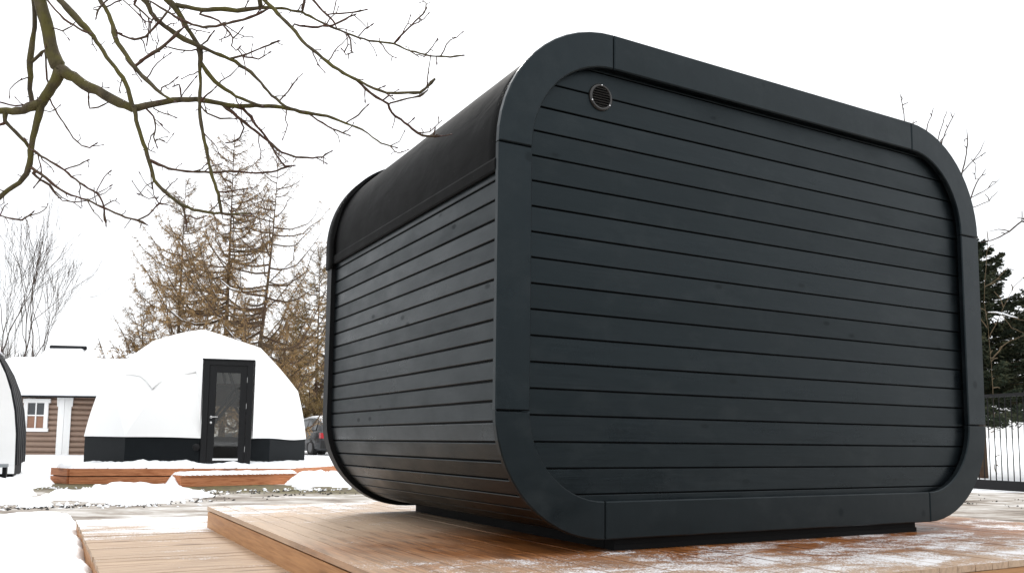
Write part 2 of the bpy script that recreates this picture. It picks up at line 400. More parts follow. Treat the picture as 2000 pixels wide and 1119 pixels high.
def snow_patch(name, poly, z0, h, soft, step, label, amp=.5, nsc=2.2, seed=1, edge=.25, km=3.2):
    """heap of snow on an outline given in world metres, with a ragged edge"""
    poly = [tuple(p[:2]) for p in poly]; P = np.array(poly)
    x0, y0 = P.min(0)-edge*1.5; x1, y1 = P.max(0)+edge*1.5
    xs = np.arange(x0, x1+step, step); ys = np.arange(y0, y1+step, step); X, Y = np.meshgrid(xs, ys)
    d = seg_dist(X, Y, poly)+edge*2.2*(fbm(X*nsc, Y*nsc, seed, 5)-.5)+edge*.8*(fbm(X*nsc*4, Y*nsc*4, seed+9, 3)-.5)
    k = np.clip(d/soft, 0, 1); k = np.clip(1-(1-k)**2, 0, 1)**.95
    H = h*k*(1-amp+2*amp*fbm(X*nsc*.9, Y*nsc*.9, seed+4, 4))+.022*(fbm(X*9, Y*9, seed+7, 4)-.5)*k
    keep = d > -step*km; Z = z0+.004+np.where(d > 0, H, d*.45)
    idx = -np.ones(X.shape, int); b = MB(); F = []
    cell = keep[:-1,:-1] & keep[1:,:-1] & keep[:-1,1:] & keep[1:,1:]
    used = np.zeros(X.shape, bool)
    used[:-1,:-1] |= cell; used[1:,:-1] |= cell; used[:-1,1:] |= cell; used[1:,1:] |= cell
    idx[used] = np.arange(used.sum()); b.v = [tuple(q) for q in np.stack([X[used], Y[used], Z[used]], -1)]
    ii, jj = np.nonzero(cell)
    b.f = [(idx[i,j], idx[i,j+1], idx[i+1,j+1], idx[i+1,j]) for i, j in zip(ii, jj)]
    o = b.build(name, M['snow'], None, True)
    return tag(o, label, 'snow', kind='stuff')
def wpoly(pix, z): return [atz(u, v, z) for u, v in pix]

# ------------------------------------------------------------------ timber decks
def plank_mesh(name, ln, wd, th, mat, ax):     # lies along axis ax, top at z=0, chamfered long edges
    sec = [(0,-th),(wd,-th),(wd,0),(0,0)]
    b = MB()
    if ax == 'y': b.rings([[(p, 0, q) for p, q in sec], [(p, ln, q) for p, q in sec]])
    else: b.rings([[(0, p, q) for p, q in sec], [(ln, p, q) for p, q in sec]])
    me = b.mesh(name); me.materials.append(mat)
    return me
def fixmesh(me):
    import bmesh
    b = bmesh.new(); b.from_mesh(me); bmesh.ops.recalc_face_normals(b, faces=b.faces); b.to_mesh(me); b.free(); return me
deck = thing('timber_deck', 'tan timber deck of long planks dusted with frost, carrying the black pod', 'deck')
DX0, DX1, DY0, DY1 = -.585, 4.06, -.965, 3.40; PW = .1192
nP = int(round((DX1-DX0)/PW)); cache = {}
for i in range(nP):
    cut = DY0 + (1.1+.55*((i*5) % 6)) if i else None
    spans = [(DY0, DY1)] if cut is None or not (DY0+.6 < cut < DY1-.4) else [(DY0, cut-.003), (cut+.003, DY1)]
    for a, b_ in spans:
        k = round(b_-a, 3)
        if k not in cache: cache[k] = fixmesh(plank_mesh('plank', b_-a, PW-.0045, .028, M['deck'], 'y'))
        link('plank', cache[k], deck, (DX0+i*PW, a, ZD+random.uniform(-.0012, .0012)))
fixn(MB().box((DX0+.004, DY0+.03, ZD-.155), (DX0+.032, DY1-.004, ZD-.037)).build('fascia_board', M['fascia'], deck))
fixn(MB().box((DX0+.034, DY1-.032, ZD-.155), (DX1-.01, DY1-.004, ZD-.031)).build('fascia_board', M['fasciax'], deck))
fixn(MB().box((DX0+.004, DY0+.002, ZD-.19), (DX1-.01, DY0+.028, ZD-.031)).build('fascia_board', M['fasciax'], deck))
fixn(MB().box((DX1-.036, DY0+.03, ZD-.155), (DX1-.008, DY1-.034, ZD-.031)).build('fascia_board', M['fascia'], deck))
for i in range(7):
    x = DX0+.10+i*.72
    fixn(MB().box((x, DY0+.035, ZG-.02), (x+.045, DY1-.04, ZD-.032)).build('joist', M['fascia'], deck))
low = thing('step_deck', 'low pale timber platform of crosswise planks, half covered with frost, beside the higher deck', 'deck')
LX0, LX1, LY0, LY1 = -1.405, DX0+.30, -1.0, 4.38
nL = int((LY1-LY0)/PW); lm = fixmesh(plank_mesh('plank', LX1-LX0, PW-.0045, .028, M['step'], 'x'))
for i in range(nL): link('plank', lm, low, (LX0+random.uniform(-.004, .004), LY1-(i+1)*PW, ZS+random.uniform(-.0015, .0015)))
fixn(MB().box((LX0+.006, LY1-nL*PW, ZG-.01), (LX0+.034, LY1-.004, ZS-.031)).build('fascia_board', M['fascia'], low))
fixn(MB().box((LX0+.036, LY1-.032, ZG-.01), (LX1, LY1-.004, ZS-.031)).build('fascia_board', M['fasciax'], low))

# ------------------------------------------------------------------ the black pod
PWD, PH = 3.4626, 2.4
RTX, RTZ, RBX, RBZ, FWD = .6222, .6391, .5744, .5705, .1719
pod = thing('garden_pod', 'big black timber pod with rounded corners and boarded end wall on the deck', 'pod')
def corner(cx, cz, rx, rz, a0, a1, n=14):
    return [(cx+rx*math.cos(a0+(a1-a0)*i/n), cz+rz*math.sin(a0+(a1-a0)*i/n)) for i in range(n+1)]
def outline(ins):
    """8 pieces: (outer points) going clockwise from left-bottom; ins = inset"""
    W, H, h = PWD, PH, math.pi/2
    L = []
    L.append([(ins, RBZ), (ins, H-RTZ)])
    L.append(corner(RTX, H-RTZ, RTX-ins, RTZ-ins, math.pi, h))
    L.append([(RTX, H-ins), (W-RTX, H-ins)])
    L.append(corner(W-RTX, H-RTZ, RTX-ins, RTZ-ins, h, 0))
    L.append([(W-ins, H-RTZ), (W-ins, RBZ)])
    L.append(corner(W-RBX, RBZ, RBX-ins, RBZ-ins, 0, -h))
    L.append([(W-RBX, ins), (RBX, ins)])
    L.append(corner(RBX, RBZ, RBX-ins, RBZ-ins, -h, -math.pi))
    return L
def frame_piece(k, y0, y1, mat, sgn=1, grow=0.):
    """one butt-jointed length of the trim ring, front face at y0, chamfered"""
    O, I = outline(grow)[k], outline(FWD)[k]; c = .0055 if grow == 0 else .001; g = .0022 if grow == 0 else -.0005
    O = [np.array(p) for p in O]; I = [np.array(p) for p in I]
    if len(O) == 2:
        tt = [0, .5, 1]; O = [O[0]*(1-t)+O[1]*t for t in tt]; I = [I[0]*(1-t)+I[1]*t for t in tt]
    def trim(A):
        d0 = (A[1]-A[0])/np.linalg.norm(A[1]-A[0]); d1 = (A[-2]-A[-1])/np.linalg.norm(A[-2]-A[-1])
        return [A[0]+d0*g, A[0]+d0*(g+c)]+A[1:-1]+[A[-1]+d1*(g+c), A[-1]+d1*g]
    O, I = trim(O), trim(I); rings = []
    for i, (o, q) in enumerate(zip(O, I)):
        n = (q-o)/np.linalg.norm(q-o); yf = y0+sgn*(c if i in (0, len(O)-1) else 0); ym = y0+sgn*c
        pts = [(o, y1), (o, ym), (o+n*c, yf), (q-n*c, yf), (q, ym), (q, y1)]
        rings.append([(p[0], y, p[1]) for p, y in pts])
    return fixn(MB().rings(rings).build('frame_segment', mat, pod))
YB0, YB1 = 2.40, 2.50
for k in range(8): frame_piece(k, 0.0, .030, M['trim'])
for k in range(8): frame_piece(k, YB1, YB0+.002, M['edge'], -1, -.012)
def cyl_panel(name, ins, y0, y1, mat):      # solid slab with the pod's outline
    P = []
    for s_ in outline(ins):
        for p in s_:
            if not P or abs(P[-1][0]-p[0])+abs(P[-1][1]-p[1]) > 1e-6: P.append(p)
    if abs(P[0][0]-P[-1][0])+abs(P[0][1]-P[-1][1]) < 1e-6: P.pop()
    return fixn(MB().rings([[(x, y0, z) for x, z in P], [(x, y1, z) for x, z in P]]).build(name, mat, pod))
BI = .018
cyl_panel('wall_backing', BI+.012, .064, YB0+.03, M['gap'])
cyl_panel('rim_backing', BI+.004, .0302, .0636, M['trim']).hide_render = False
# the rim slab must be open in the middle: replace by a ring
bpy.data.objects.remove(bpy.data.objects['rim_backing'])
rr = []
for (ins, y) in ((BI+.004, .031), (BI+.004, .0638), (FWD-.03, .0638), (FWD-.03, .031)):
    P = []
    for s_ in outline(ins):
        for p in s_:
            if not P or abs(P[-1][0]-p[0])+abs(P[-1][1]-p[1]) > 1e-6: P.append(p)
    if abs(P[0][0]-P[-1][0])+abs(P[0][1]-P[-1][1]) < 1e-6: P.pop()
    rr.append([(x, y, z) for x, z in P])
fixn(MB().rings(rr+[rr[0]], True, False).build('rim_backing', M['gap'], pod))
# front boards
def half_extent(z, ins):       # left x limit of the outline at height z
    if z > PH-RTZ: q = (z-(PH-RTZ))/(RTZ-ins); r_, cx = RTX-ins, RTX
    elif z < RBZ: q = (RBZ-z)/(RBZ-ins); r_, cx = RBX-ins, RBX
    else: return ins
    return cx-r_*math.sqrt(max(0, 1-min(1, q)**2))
FB0, FPITCH, FGAP, FY = 2.098, .1185, .0070, .048
for k in range(-2, 18):
    z1 = FB0-k*FPITCH-FGAP/2; z0 = z1-FPITCH+FGAP
    z1 = min(z1, PH-.10); z0 = max(z0, .10)
    if z1-z0 < .02: continue
    c = .0022
    def prof(za, zb):
        L_ = [(half_extent(za+(zb-za)*i/6, FWD-.05), za+(zb-za)*i/6) for i in range(7)]
        return L_+[(PWD-x, z) for x, z in L_[::-1]]
    A, B_ = prof(z0+c, z1-c), prof(z0, z1)
    dy = random.uniform(-.0008, .0008)
    b = MB().rings([[(x, FY+dy, z) for x, z in A], [(x, FY+dy+c, z) for x, z in B_], [(x, .0625, z) for x, z in B_]])
    fixn(b.build('wall_board', M['front'], pod))
# side boards: follow the profile down the side and round the lower corner
def side_path():
    pts = [(BI, 1.66)]+[(BI, z) for z in np.linspace(1.6, RBZ, 40)]
    pts += corner(RBX, RBZ, RBX-BI, RBZ-BI, math.pi, 1.5*math.pi, 60)[1:]
    pts += [(RBX+(PWD/2-RBX)*i/30, BI) for i in range(1, 31)]
    return np.array(pts)
SP = side_path(); SL = np.concatenate([[0], np.cumsum(np.hypot(*np.diff(SP, axis=0).T))])
def on(s): return np.array([np.interp(s, SL, SP[:,0]), np.interp(s, SL, SP[:,1])])
S0 = 1.66-1.5977; SPITCH, SGAP = .0896, .0100
for side in (0, 1):
    for k in range(-1, 28):
        s0 = max(S0+k*SPITCH+SGAP/2, .004); s1 = S0+(k+1)*SPITCH-SGAP/2
        if s1 > SL[-1]-.005: break
        p, q = on(s0), on(s1); d = (q-p)/np.linalg.norm(q-p); nn = np.array([d[1], -d[0]])   # points outward
        if k > 10: p = p; q = q
        c = .0028; th = .011
        sec = [p-nn*0-nn*th, p-nn*c, p+d*c, q-d*c, q-nn*c, q-nn*th]
        sec = [np.array(v) for v in sec]
        mid = (p+q)/2; out = np.array([-1, 0]) if mid[1] > RBZ else (mid-np.array([RBX, RBZ]) if mid[0] < RBX else np.array([0, -1]))
        if nn@out < 0: nn = -nn; sec = [p-nn*th, p-nn*c, p+d*c, q-d*c, q-nn*c, q-nn*th]
        dv = random.uniform(-.0008, .0008)
        ring = lambda y: [((PWD-(v[0]+nn[0]*dv)) if side else v[0]+nn[0]*dv, y, v[1]+nn[1]*dv) for v in sec]
        fixn(MB().rings([ring(.0312), ring(YB0)]).build('side_board', M['side'], pod))
# roof membrane over the top and both shoulders, slightly slack
def roof_profile(ins, zlow):
    P = [(ins, zlow+(PH-RTZ-zlow)*i/6) for i in range(6)]
    P += corner(RTX, PH-RTZ, RTX-ins, RTZ-ins, math.pi, math.pi/2, 26)
    P += [(RTX+(PWD-2*RTX)*i/14, PH-ins) for i in range(1, 14)]
    P += corner(PWD-RTX, PH-RTZ, RTX-ins, RTZ-ins, math.pi/2, 0, 26)
    P += [(PWD-ins, PH-RTZ+(zlow-PH+RTZ)*i/6) for i in range(1, 7)]
    return P
ZLOW = 1.633
def membrane_shell(name, ins_out, ins_in, y0, y1, ny, zlow, slack):
    Po = roof_profile(ins_out, zlow); Pi = roof_profile(ins_in, zlow); rings = []
    for j in range(ny+1):
        y = y0+(y1-y0)*j/ny; ring = []
        for i, (x, z) in enumerate(Po):
            s_ = 0
            if 2 < i < len(Po)-3 and 0 < j < ny:
                s_ = slack*(float(fbm(np.array(y*2.2), np.array(i*.22), 21, 3))-.5)*min(1, (i-2)/6)
            n = np.array([x-PWD/2, (z-1.2)*1.2]); n /= np.linalg.norm(n)
            ring.append((x+n[0]*s_, y, z+n[1]*s_))
        ring += [(x, y, z) for x, z in Pi[::-1]]
        rings.append(ring)
    return fixn(MB().rings(rings).build(name, M['membrane'], pod, True))
membrane_shell('roof_membrane', .009, .020, .0315, YB0+.02, 26, ZLOW, .0035)
membrane_shell('membrane_edge_strip', -.022, .004, YB0-.008, YB1+.006, 2, ZLOW-.03, 0)
for s_ in (0, 1):                      # hem batten along the lower edge of the membrane
    X = lambda x: PWD-x if s_ else x
    sec = [(X(.002), ZLOW-.002), (X(-.003), ZLOW+.006), (X(-.004), ZLOW+.05), (X(.002), ZLOW+.062), (X(.008), ZLOW+.064), (X(.012), ZLOW-.002)]
    fixn(MB().rings([[(x, .0318, z) for x, z in sec], [(x, YB0+.010, z) for x, z in sec]]).build('membrane_hem', M['membrane'], pod))
cyl_panel('back_wall', BI+.03, YB0+.032, YB1-.03, M['front'])
# plinth beams
for (a, b_) in (((.655, .045, ZD+.001), (PWD-.655, .125, .016)), ((.655, .127, ZD+.001), (.735, 2.42, .016)),
                ((PWD-.735, .127, ZD+.001), (PWD-.655, 2.42, .016)), ((.737, 2.34, ZD+.001), (PWD-.737, 2.42, .016))):
    fixn(MB().box(a, b_).build('plinth_beam', M['plinth'], pod))
fixn(MB().box((.650, .040, ZD+.001), (PWD-.650, .0445, ZD+.026)).build('plinth_strip', M['plinth'], pod))
# round wall vent
vx, vz = .575, 2.093; vy = FY
vent = link('wall_vent', None, pod); vent.location = (vx, vy-.001, vz)
def circ(r, y, n=40): return [(r*math.cos(2*math.pi*i/n), y, r*math.sin(2*math.pi*i/n)) for i in range(n)]
fixn(MB().rings([circ(.067, 0), circ(.066, -.006), circ(.062, -.009), circ(.054, -.010), circ(.052, -.007), circ(.052, 0.0)], True, False).build('vent_ring', M['grille'], vent, True))
fixn(MB().rings([circ(.052, -.0006), circ(.052, -.0003)]).build('vent_back', M['gap'], vent))
for i in range(8):
    z = -.0435+i*.0124; hw = math.sqrt(max(0, .052**2-z*z))-.0005
    fixn(MB().add([(-hw,-.0095,z-.0025),(hw,-.0095,z-.0025),(hw,-.0035,z+.0045),(-hw,-.0035,z+.0045),
                   (-hw,-.0085,z-.0035),(hw,-.0085,z-.0035),(hw,-.0022,z+.0038),(-hw,-.0022,z+.0038)],
                  [(0,1,2,3),(7,6,5,4),(0,4,5,1),(1,5,6,2),(2,6,7,3),(3,7,4,0)]).build('vent_slat', M['slat'], vent))
for a in (R(88), R(205), R(325)):
    c = np.array([.059*math.cos(a), -.0095, .059*math.sin(a)])
    fixn(MB().tube([c, c+np.array([0,-.002,0]), c+np.array([0,-.0032,0])], [.0042,.0040,.0018], 10).build('screw', M['screw'], vent, True))

# ------------------------------------------------------------------ far timber terrace with the dome tent
ter = thing('timber_terrace', 'low terrace of stacked orange pine planks under the white dome, topped with snow', 'terrace')
tp = [atz(105, 912, ZT), atz(137, 914, ZT), atz(567, 914, ZT), atz(700, 906.5, ZT)]
bk = [atz(700, 906.5, ZT)+FH*4.5, atz(60, 909, ZT)+FH*5.0]
TP = [np.array(p) for p in tp+bk]
tb = MB(); tb.rings([[(p[0], p[1], ZG-.15) for p in TP], [(p[0], p[1], ZT-.012) for p in TP]])
fixn(tb.build('terrace_base', M['plinth'], ter))
cen = sum(TP)/len(TP)
for i in range(5):
    a, b_ = TP[i], TP[(i+1) % 6]; d = (b_-a); ln = np.linalg.norm(d[:2]); d = d/ln; n = np.array([d[1], -d[0], 0])
    if (cen-a)@n > 0: n = -n
    for j in range(3):
        zt = ZT-.006-j*.145; zb = zt-.127
        pts = []
        Mx = lambda x, y, z: a+d*x+n*y+np.array([0, 0, z])
        nseg = 2 if ln > 3 else 1
        for s_ in range(nseg):
            x0, x1 = ln*s_/nseg+.002, ln*(s_+1)/nseg-.002
            if nseg == 2: x0, x1 = ((0, ln*.46-.002) if s_ == 0 else (ln*.46+.002, ln)) if j % 2 else ((0, ln*.62-.002) if s_ == 0 else (ln*.62+.002, ln))
            off = random.uniform(0, .006)
            fixn(MB().box((x0, .001, zb-ZT), (x1, .045+off, zt-ZT), Mx).build('plank', M['larchwood'], ter))
stp = thing('terrace_step', 'single plank step standing before the terrace under the dome door', 'step')
sa, sb = atz(352, 951, ZG), atz(580, 944.5, ZG)
sd_ = (sb-sa); sln = np.linalg.norm(sd_); sd_ /= sln; sn = np.array([sd_[1], -sd_[0], 0])
if (CAM-sa)@sn < 0: sn = -sn
SM = lambda x, y, z: sa+sd_*x+sn*y+np.array([0, 0, z])
fixn(MB().box((0, -.04, 0), (sln, 0, .165), SM).build('plank', M['larchwood'], stp))
fixn(MB().box((0, -.34, .168), (sln, .012, .196), SM).build('tread', M['larchwood'], stp))
fixn(MB().box((0, -.34, 0), (.04, -.042, .165), SM).build('side_plank', M['larchwood'], stp))
fixn(MB().box((sln-.04, -.34, 0), (sln, -.042, .165), SM).build('side_plank', M['larchwood'], stp))

# dome
DR, DSK = 2.25, .550
DC = at(390, 850, 18.15); DC[2] = ZT
ey = (CAM-DC); ey[2] = 0; ey /= np.linalg.norm(ey); ex = np.array([-ey[1], ey[0], 0])   # ex: to the right as seen
if ex@RT < 0: ex = -ex
DM = lambda x, y, z: DC+ex*x+ey*y+np.array([0, 0, z])      # +y towards the camera
dome = thing('dome_tent', 'white faceted fabric dome with black skirt and glazed black door', 'dome tent')
phi = math.atan(2.0)
top = np.array([0, 0, 1.]); upv = [np.array([math.sin(phi)*math.cos(R(72*k)), math.sin(phi)*math.sin(R(72*k)), math.cos(phi)]) for k in range(5)]
lov = [np.array([math.sin(phi)*math.cos(R(72*k+36)), math.sin(phi)*math.sin(R(72*k+36)), -math.cos(phi)]) for k in range(5)]
faces = [(top, upv[k], upv[(k+1) % 5]) for k in range(5)]+[(upv[k], lov[k], upv[(k+1) % 5]) for k in range(5)]+[(lov[k], upv[(k+1) % 5], lov[(k+1) % 5]) for k in range(5)]
nrm = lambda q: q/np.linalg.norm(q)
tri = []
for a, b_, c in faces:
    ab, bc, ca = nrm(a+b_), nrm(b_+c), nrm(c+a)
    tri += [(a, ab, ca), (ab, b_, bc), (ca, bc, c), (ab, bc, ca)]
tri = [t for t in tri if min(p[2] for p in t) > -1e-4]
rear = []; fb = MB(); wb = MB(); edges = {}
for t in tri:
    m = sum(t)/3
    for i in range(3):
        k = tuple(sorted((tuple(np.round(t[i], 4)), tuple(np.round(t[(i+1) % 3], 4))))); edges[k] = 1
    tgt = wb if (m[1] < -.55 and m[2] < .55 and abs(m[0]) < .45) else fb
    tgt.add([DM(DR*p[0], DR*p[1], DSK+DR*1.045*max(p[2], 0)) for p in t], [(0, 1, 2)])
# door portal: stands on the skirt line, turned a little to the right of the sight line
dl = at(390, 905, 16.02); dr = at(488, 905, 16.25); dl[2] = dr[2] = ZT
dx = (dr-dl); DWD = np.linalg.norm(dx); dx /= DWD; dn = np.array([dx[1], -dx[0], 0])
if dn@(CAM-dl) < 0: dn = -dn
QM = lambda x, y, z: dl+dx*x+dn*y+np.array([0, 0, z])
DH = 2.03
fo = fb.build('fabric_cover', M['fabric'], dome)
import bmesh
bm = bmesh.new(); bm.from_mesh(fo.data); bmesh.ops.remove_doubles(bm, verts=bm.verts, dist=1e-4)
bmesh.ops.recalc_face_normals(bm, faces=bm.faces); bmesh.ops.subdivide_edges(bm, edges=bm.edges, cuts=3, use_grid_fill=True); bmesh.ops.subdivide_edges(bm, edges=bm.edges, cuts=1, use_grid_fill=True)
dc_ = Vector((DC[0], DC[1], DC[2]+DSK))
for v in bm.verts:
    q_ = v.co-dc_; v.co = dc_+q_*(1+.22*(DR/max(q_.length, .1)-1)); v.co.z += .014*math.sin(v.co.x*3.1+v.co.y*2.3)
kill = []
for f_c in bm.faces:
    q_ = np.array(f_c.calc_center_median())-dl; x_, y_ = q_@dx, q_@dn
    if .07 < x_ < DWD-.07 and -1.3 < y_ and q_[2] < DH-.05: kill.append(f_c)
bmesh.ops.delete(bm, geom=kill, context='FACES')
bmesh.ops.solidify(bm, geom=bm.faces[:], thickness=.012); bm.to_mesh(fo.data); bm.free()
if wb.v: wb.build('rear_window', M['glass'], dome)
sb_ = MB(); pb = MB()
for (p, q) in edges:
    p, q = np.array(p), np.array(q)
    if max(p[2], q[2]) < .02: continue
    sb_.tube([DM(*(DR*.965*p+np.array([0,0,DSK]))), DM(*(DR*.965*q+np.array([0,0,DSK])))], .032, 6)
sb_.build('pole_frame', M['doorp'], dome, True)
eq = [(18+36*k) for k in range(10)]
for k in range(10):
    a0, a1 = R(eq[k]), R(eq[(k+1) % 10])
    p0, p1 = (DR*.992*math.cos(a0), DR*.992*math.sin(a0)), (DR*.992*math.cos(a1), DR*.992*math.sin(a1))
    q0, q1 = (p0[0]*.98, p0[1]*.98), (p1[0]*.98, p1[1]*.98)
    b = MB().rings([[DM(x, y, z) for x, y in (p0, p1, q1, q0)] for z in (-.02, DSK+.03)])
    fixn(b.build('skirt_panel', M['skirt'], dome))
# folded edge of the cover, sagging round the front
dcv = np.array([DC[0], DC[1], DC[2]+DSK])
for ln_ in ([(246,733),(262,732),(276,735),(287,744),(298,759),(309,749),(325,741),(345,735),(370,729),(386,725),(390,712)], [(497,733),(515,737),(530,742),(542,749)]):
    Q_ = []
    for u_, v_ in ln_:
        r_ = ray(u_, v_); r_ = r_/np.linalg.norm(r_); oc = CAM-dcv; b0 = oc@r_; di = b0*b0-(oc@oc-(DR*.982)**2)
        Q_.append(CAM+r_*(-b0-math.sqrt(max(di, 0))))
    fixn(MB().tube(Q_, .022, 6).build('cover_fold', M['seam'], dome, True))
# floor inside
fixn(MB().rings([[DM(DR*.95*math.cos(R(a)), DR*.95*math.sin(R(a)), z) for a in eq] for z in (.0, .03)]).build('floor', M['brownboard'], dome))
# the hood leads out from an opening in the cover
hood = MB()
hp = [(-.03, DSK+.014), (-.03, DH+.01), (DWD+.03, DH+.01), (DWD+.03, DSK+.014)]
hb = [(-.62, DSK+.014), (-.50, DH+.0), (DWD+.32, DH-.04), (DWD+.42, DSK+.014)]
hood.add([QM(x, -.06, z) for x, z in hp]+[QM(x, -1.15, z) for x, z in hb], [(0,4,5,1), (1,5,6,2), (2,6,7,3)])
ho = hood.build('door_hood', M['fabric'], dome)
sm_ = MB()
door = link('door', None, dome)
f_ = .105
fr = MB().box((0, -.10, -.01), (f_, .03, DH), QM).box((DWD-f_, -.10, -.01), (DWD, .03, DH), QM).box((f_+.001, -.10, DH-f_*.85), (DWD-f_-.001, .03, DH), QM).box((f_+.001, -.10, -.01), (DWD-f_-.001, .03, .03), QM)
fixn(fr.build('door_frame', M['doorp'], door))
l0, l1 = f_+.004, DWD-f_-.004; st_ = .125
lf = MB().box((l0, -.045, .034), (l0+st_, .012, DH-f_*.85-.004), QM).box((l1-st_, -.045, .034), (l1, .012, DH-f_*.85-.004), QM)
lf.box((l0+st_+.001, -.045, DH-.23), (l1-st_-.001, .012, DH-f_*.85-.004), QM).box((l0+st_+.001, -.045, .034), (l1-st_-.001, .012, .16), QM)
fixn(lf.build('door_leaf', M['doorp'], door))
MB().box((l0+st_, -.025, .16), (l1-st_, -.012, DH-.23), QM).build('door_pane', M['glass'], door)
fixn(MB().box((l0+st_-.01, .013, .135), (l1-st_+.01, .022, .175), QM).build('drip_strip', M['white'], door))
hd = MB(); hx, hz = l0+.055, .95
hd.tube([QM(hx, .013, hz), QM(hx, .022, hz)], [.026, .026], 14).tube([QM(hx, .02, hz), QM(hx, .055, hz), QM(hx+.02, .06, hz), QM(hx+.13, .06, hz+.006)], [.010,.010,.010,.008], 8)
hd.tube([QM(hx, .013, hz-.105), QM(hx, .021, hz-.105)], [.024, .024], 14)
fixn(hd.build('door_handle', M['steel'], door, True))
for z in (.30, 1.12, 1.62):
    fixn(MB().tube([QM(l1+.004, .018, z), QM(l1+.004, .018, z+.10)], [.010, .010], 8).build('hinge', M['steel'], door))
fixn(MB().box((-.03, -.02, DH+.002), (DWD+.03, .045, DH+.03), QM).build('door_cap', M['doorp'], door))
vp = DM(*(0, 0, 0)); vq = at(383, 873, 15.95)
fixn(MB().tube([vq-dn*.06, vq, vq+dn*.012], [.068, .068, .055], 18).build('skirt_vent', M['blackmetal'], dome, True))
# diagonal props and a bench seen through the pane
fixn(MB().tube([QM(.1, -.5, .75), QM(.72, -.55, 1.55)], .035, 6).build('prop', M['doorp'], dome))
fixn(MB().box((.0, -1.6, .42), (1.0, -1.1, .47), QM).build('bench', M['brownboard'], dome))
fixn(MB().box((.05, -2.6, 1.25), (.9, -2.55, 1.75), QM).build('inner_blind', M['log'], dome))

# ------------------------------------------------------------------ brown log cabin behind
cab = thing('log_cabin', 'brown log cabin with white trim and snow covered roof behind the dome', 'cabin')
TC = 28.0
c0 = at(10, 893, TC); c1 = at(122, 893, TC); c2 = at(300, 893, TC+.9); ZC = c0[2]
for q in (c0, c1, c2): q[2] = ZC
WH = (893-775)/FP*TC
def wall_logs(a, b_):
    d = b_-a; ln = np.linalg.norm(d); d /= ln; n = np.array([d[1], -d[0], 0]); n = n if n@(CAM-a) > 0 else -n
    m = lambda x, y, z: a+d*x+n*y+np.array([0, 0, z])
    pitch = .178; k = int(WH/pitch)+1
    for i in range(k):
        z0 = i*pitch; sec = [(.0, z0+.004)]+[(.075*math.sin(math.pi*j/8)**.7, z0+.006+(pitch-.012)*j/8) for j in range(1, 8)]+[(.0, z0+pitch-.004), (-.1, z0+pitch-.004), (-.1, z0+.004)]
        fixn(MB().rings([[m(0, y, z) for y, z in sec], [m(ln, y, z) for y, z in sec]]).build('log', M['log'], cab, False))
    return m, ln
m1, ln1 = wall_logs(c0, c1); m2, ln2 = wall_logs(c1, c2)
for (m, x) in ((m1, ln1-.185), (m2, -.012)):
    fixn(MB().box((x, .078, 0), (x+.2, .115, WH), m).build('corner_board', M['white'], cab))
for (m, x) in ((m1, ln1-.27), (m2, .135)):
    fixn(MB().add([m(x+.04, .08, WH-.0), m(x+.10, .08, WH), m(x+.10, .13, WH), m(x+.04, .13, WH), m(x+.055, .08, WH-.30), m(x+.085, .08, WH-.30), m(x+.085, .12, WH-.30), m(x+.055, .12, WH-.30)],
         [(0,1,2,3),(4,5,6,7),(0,1,5,4),(1,2,6,5),(2,3,7,6),(3,0,4,7)]).build('bracket', M['white'], cab))
win = link('window', None, cab)
wx0, wx1 = (44-10)/FP*TC, (92-10)/FP*TC; wz0, wz1 = (893-835)/FP*TC, (893-786)/FP*TC
fw = .13
for a, b_ in (((wx0, .08, wz0), (wx0+fw, .13, wz1)), ((wx1-fw, .08, wz0), (wx1, .13, wz1)), ((wx0-.03, .08, wz1-.003), (wx1+.06, .135, wz1+.13)), ((wx0-.03, .08, wz0-.12), (wx1+.03, .135, wz0-.003))):
    fixn(MB().box(a, b_, m1).build('window_frame', M['white'], win))
xm, zm = (wx0+wx1)/2, (wz0+wz1)/2
fixn(MB().box((xm-.02, .09, wz0), (xm+.02, .12, wz1), m1).build('glazing_bar', M['white'], win))
fixn(MB().box((wx0+fw, .092, zm-.02), (wx1-fw, .118, zm+.02), m1).build('glazing_bar', M['white'], win))
for sx in (0, 1):
    for sz in (0, 1):
        a = (wx0+fw if sx == 0 else xm+.02); z = wz0 if sz == 0 else zm+.02
        MB().box((a, .083, z), (a+(wx1-wx0)/2-fw-.02, .088, z+(wz1-wz0)/2-.02), m1).build('pane', M['brownboard'] if sz == 0 else M['carglass'], win)
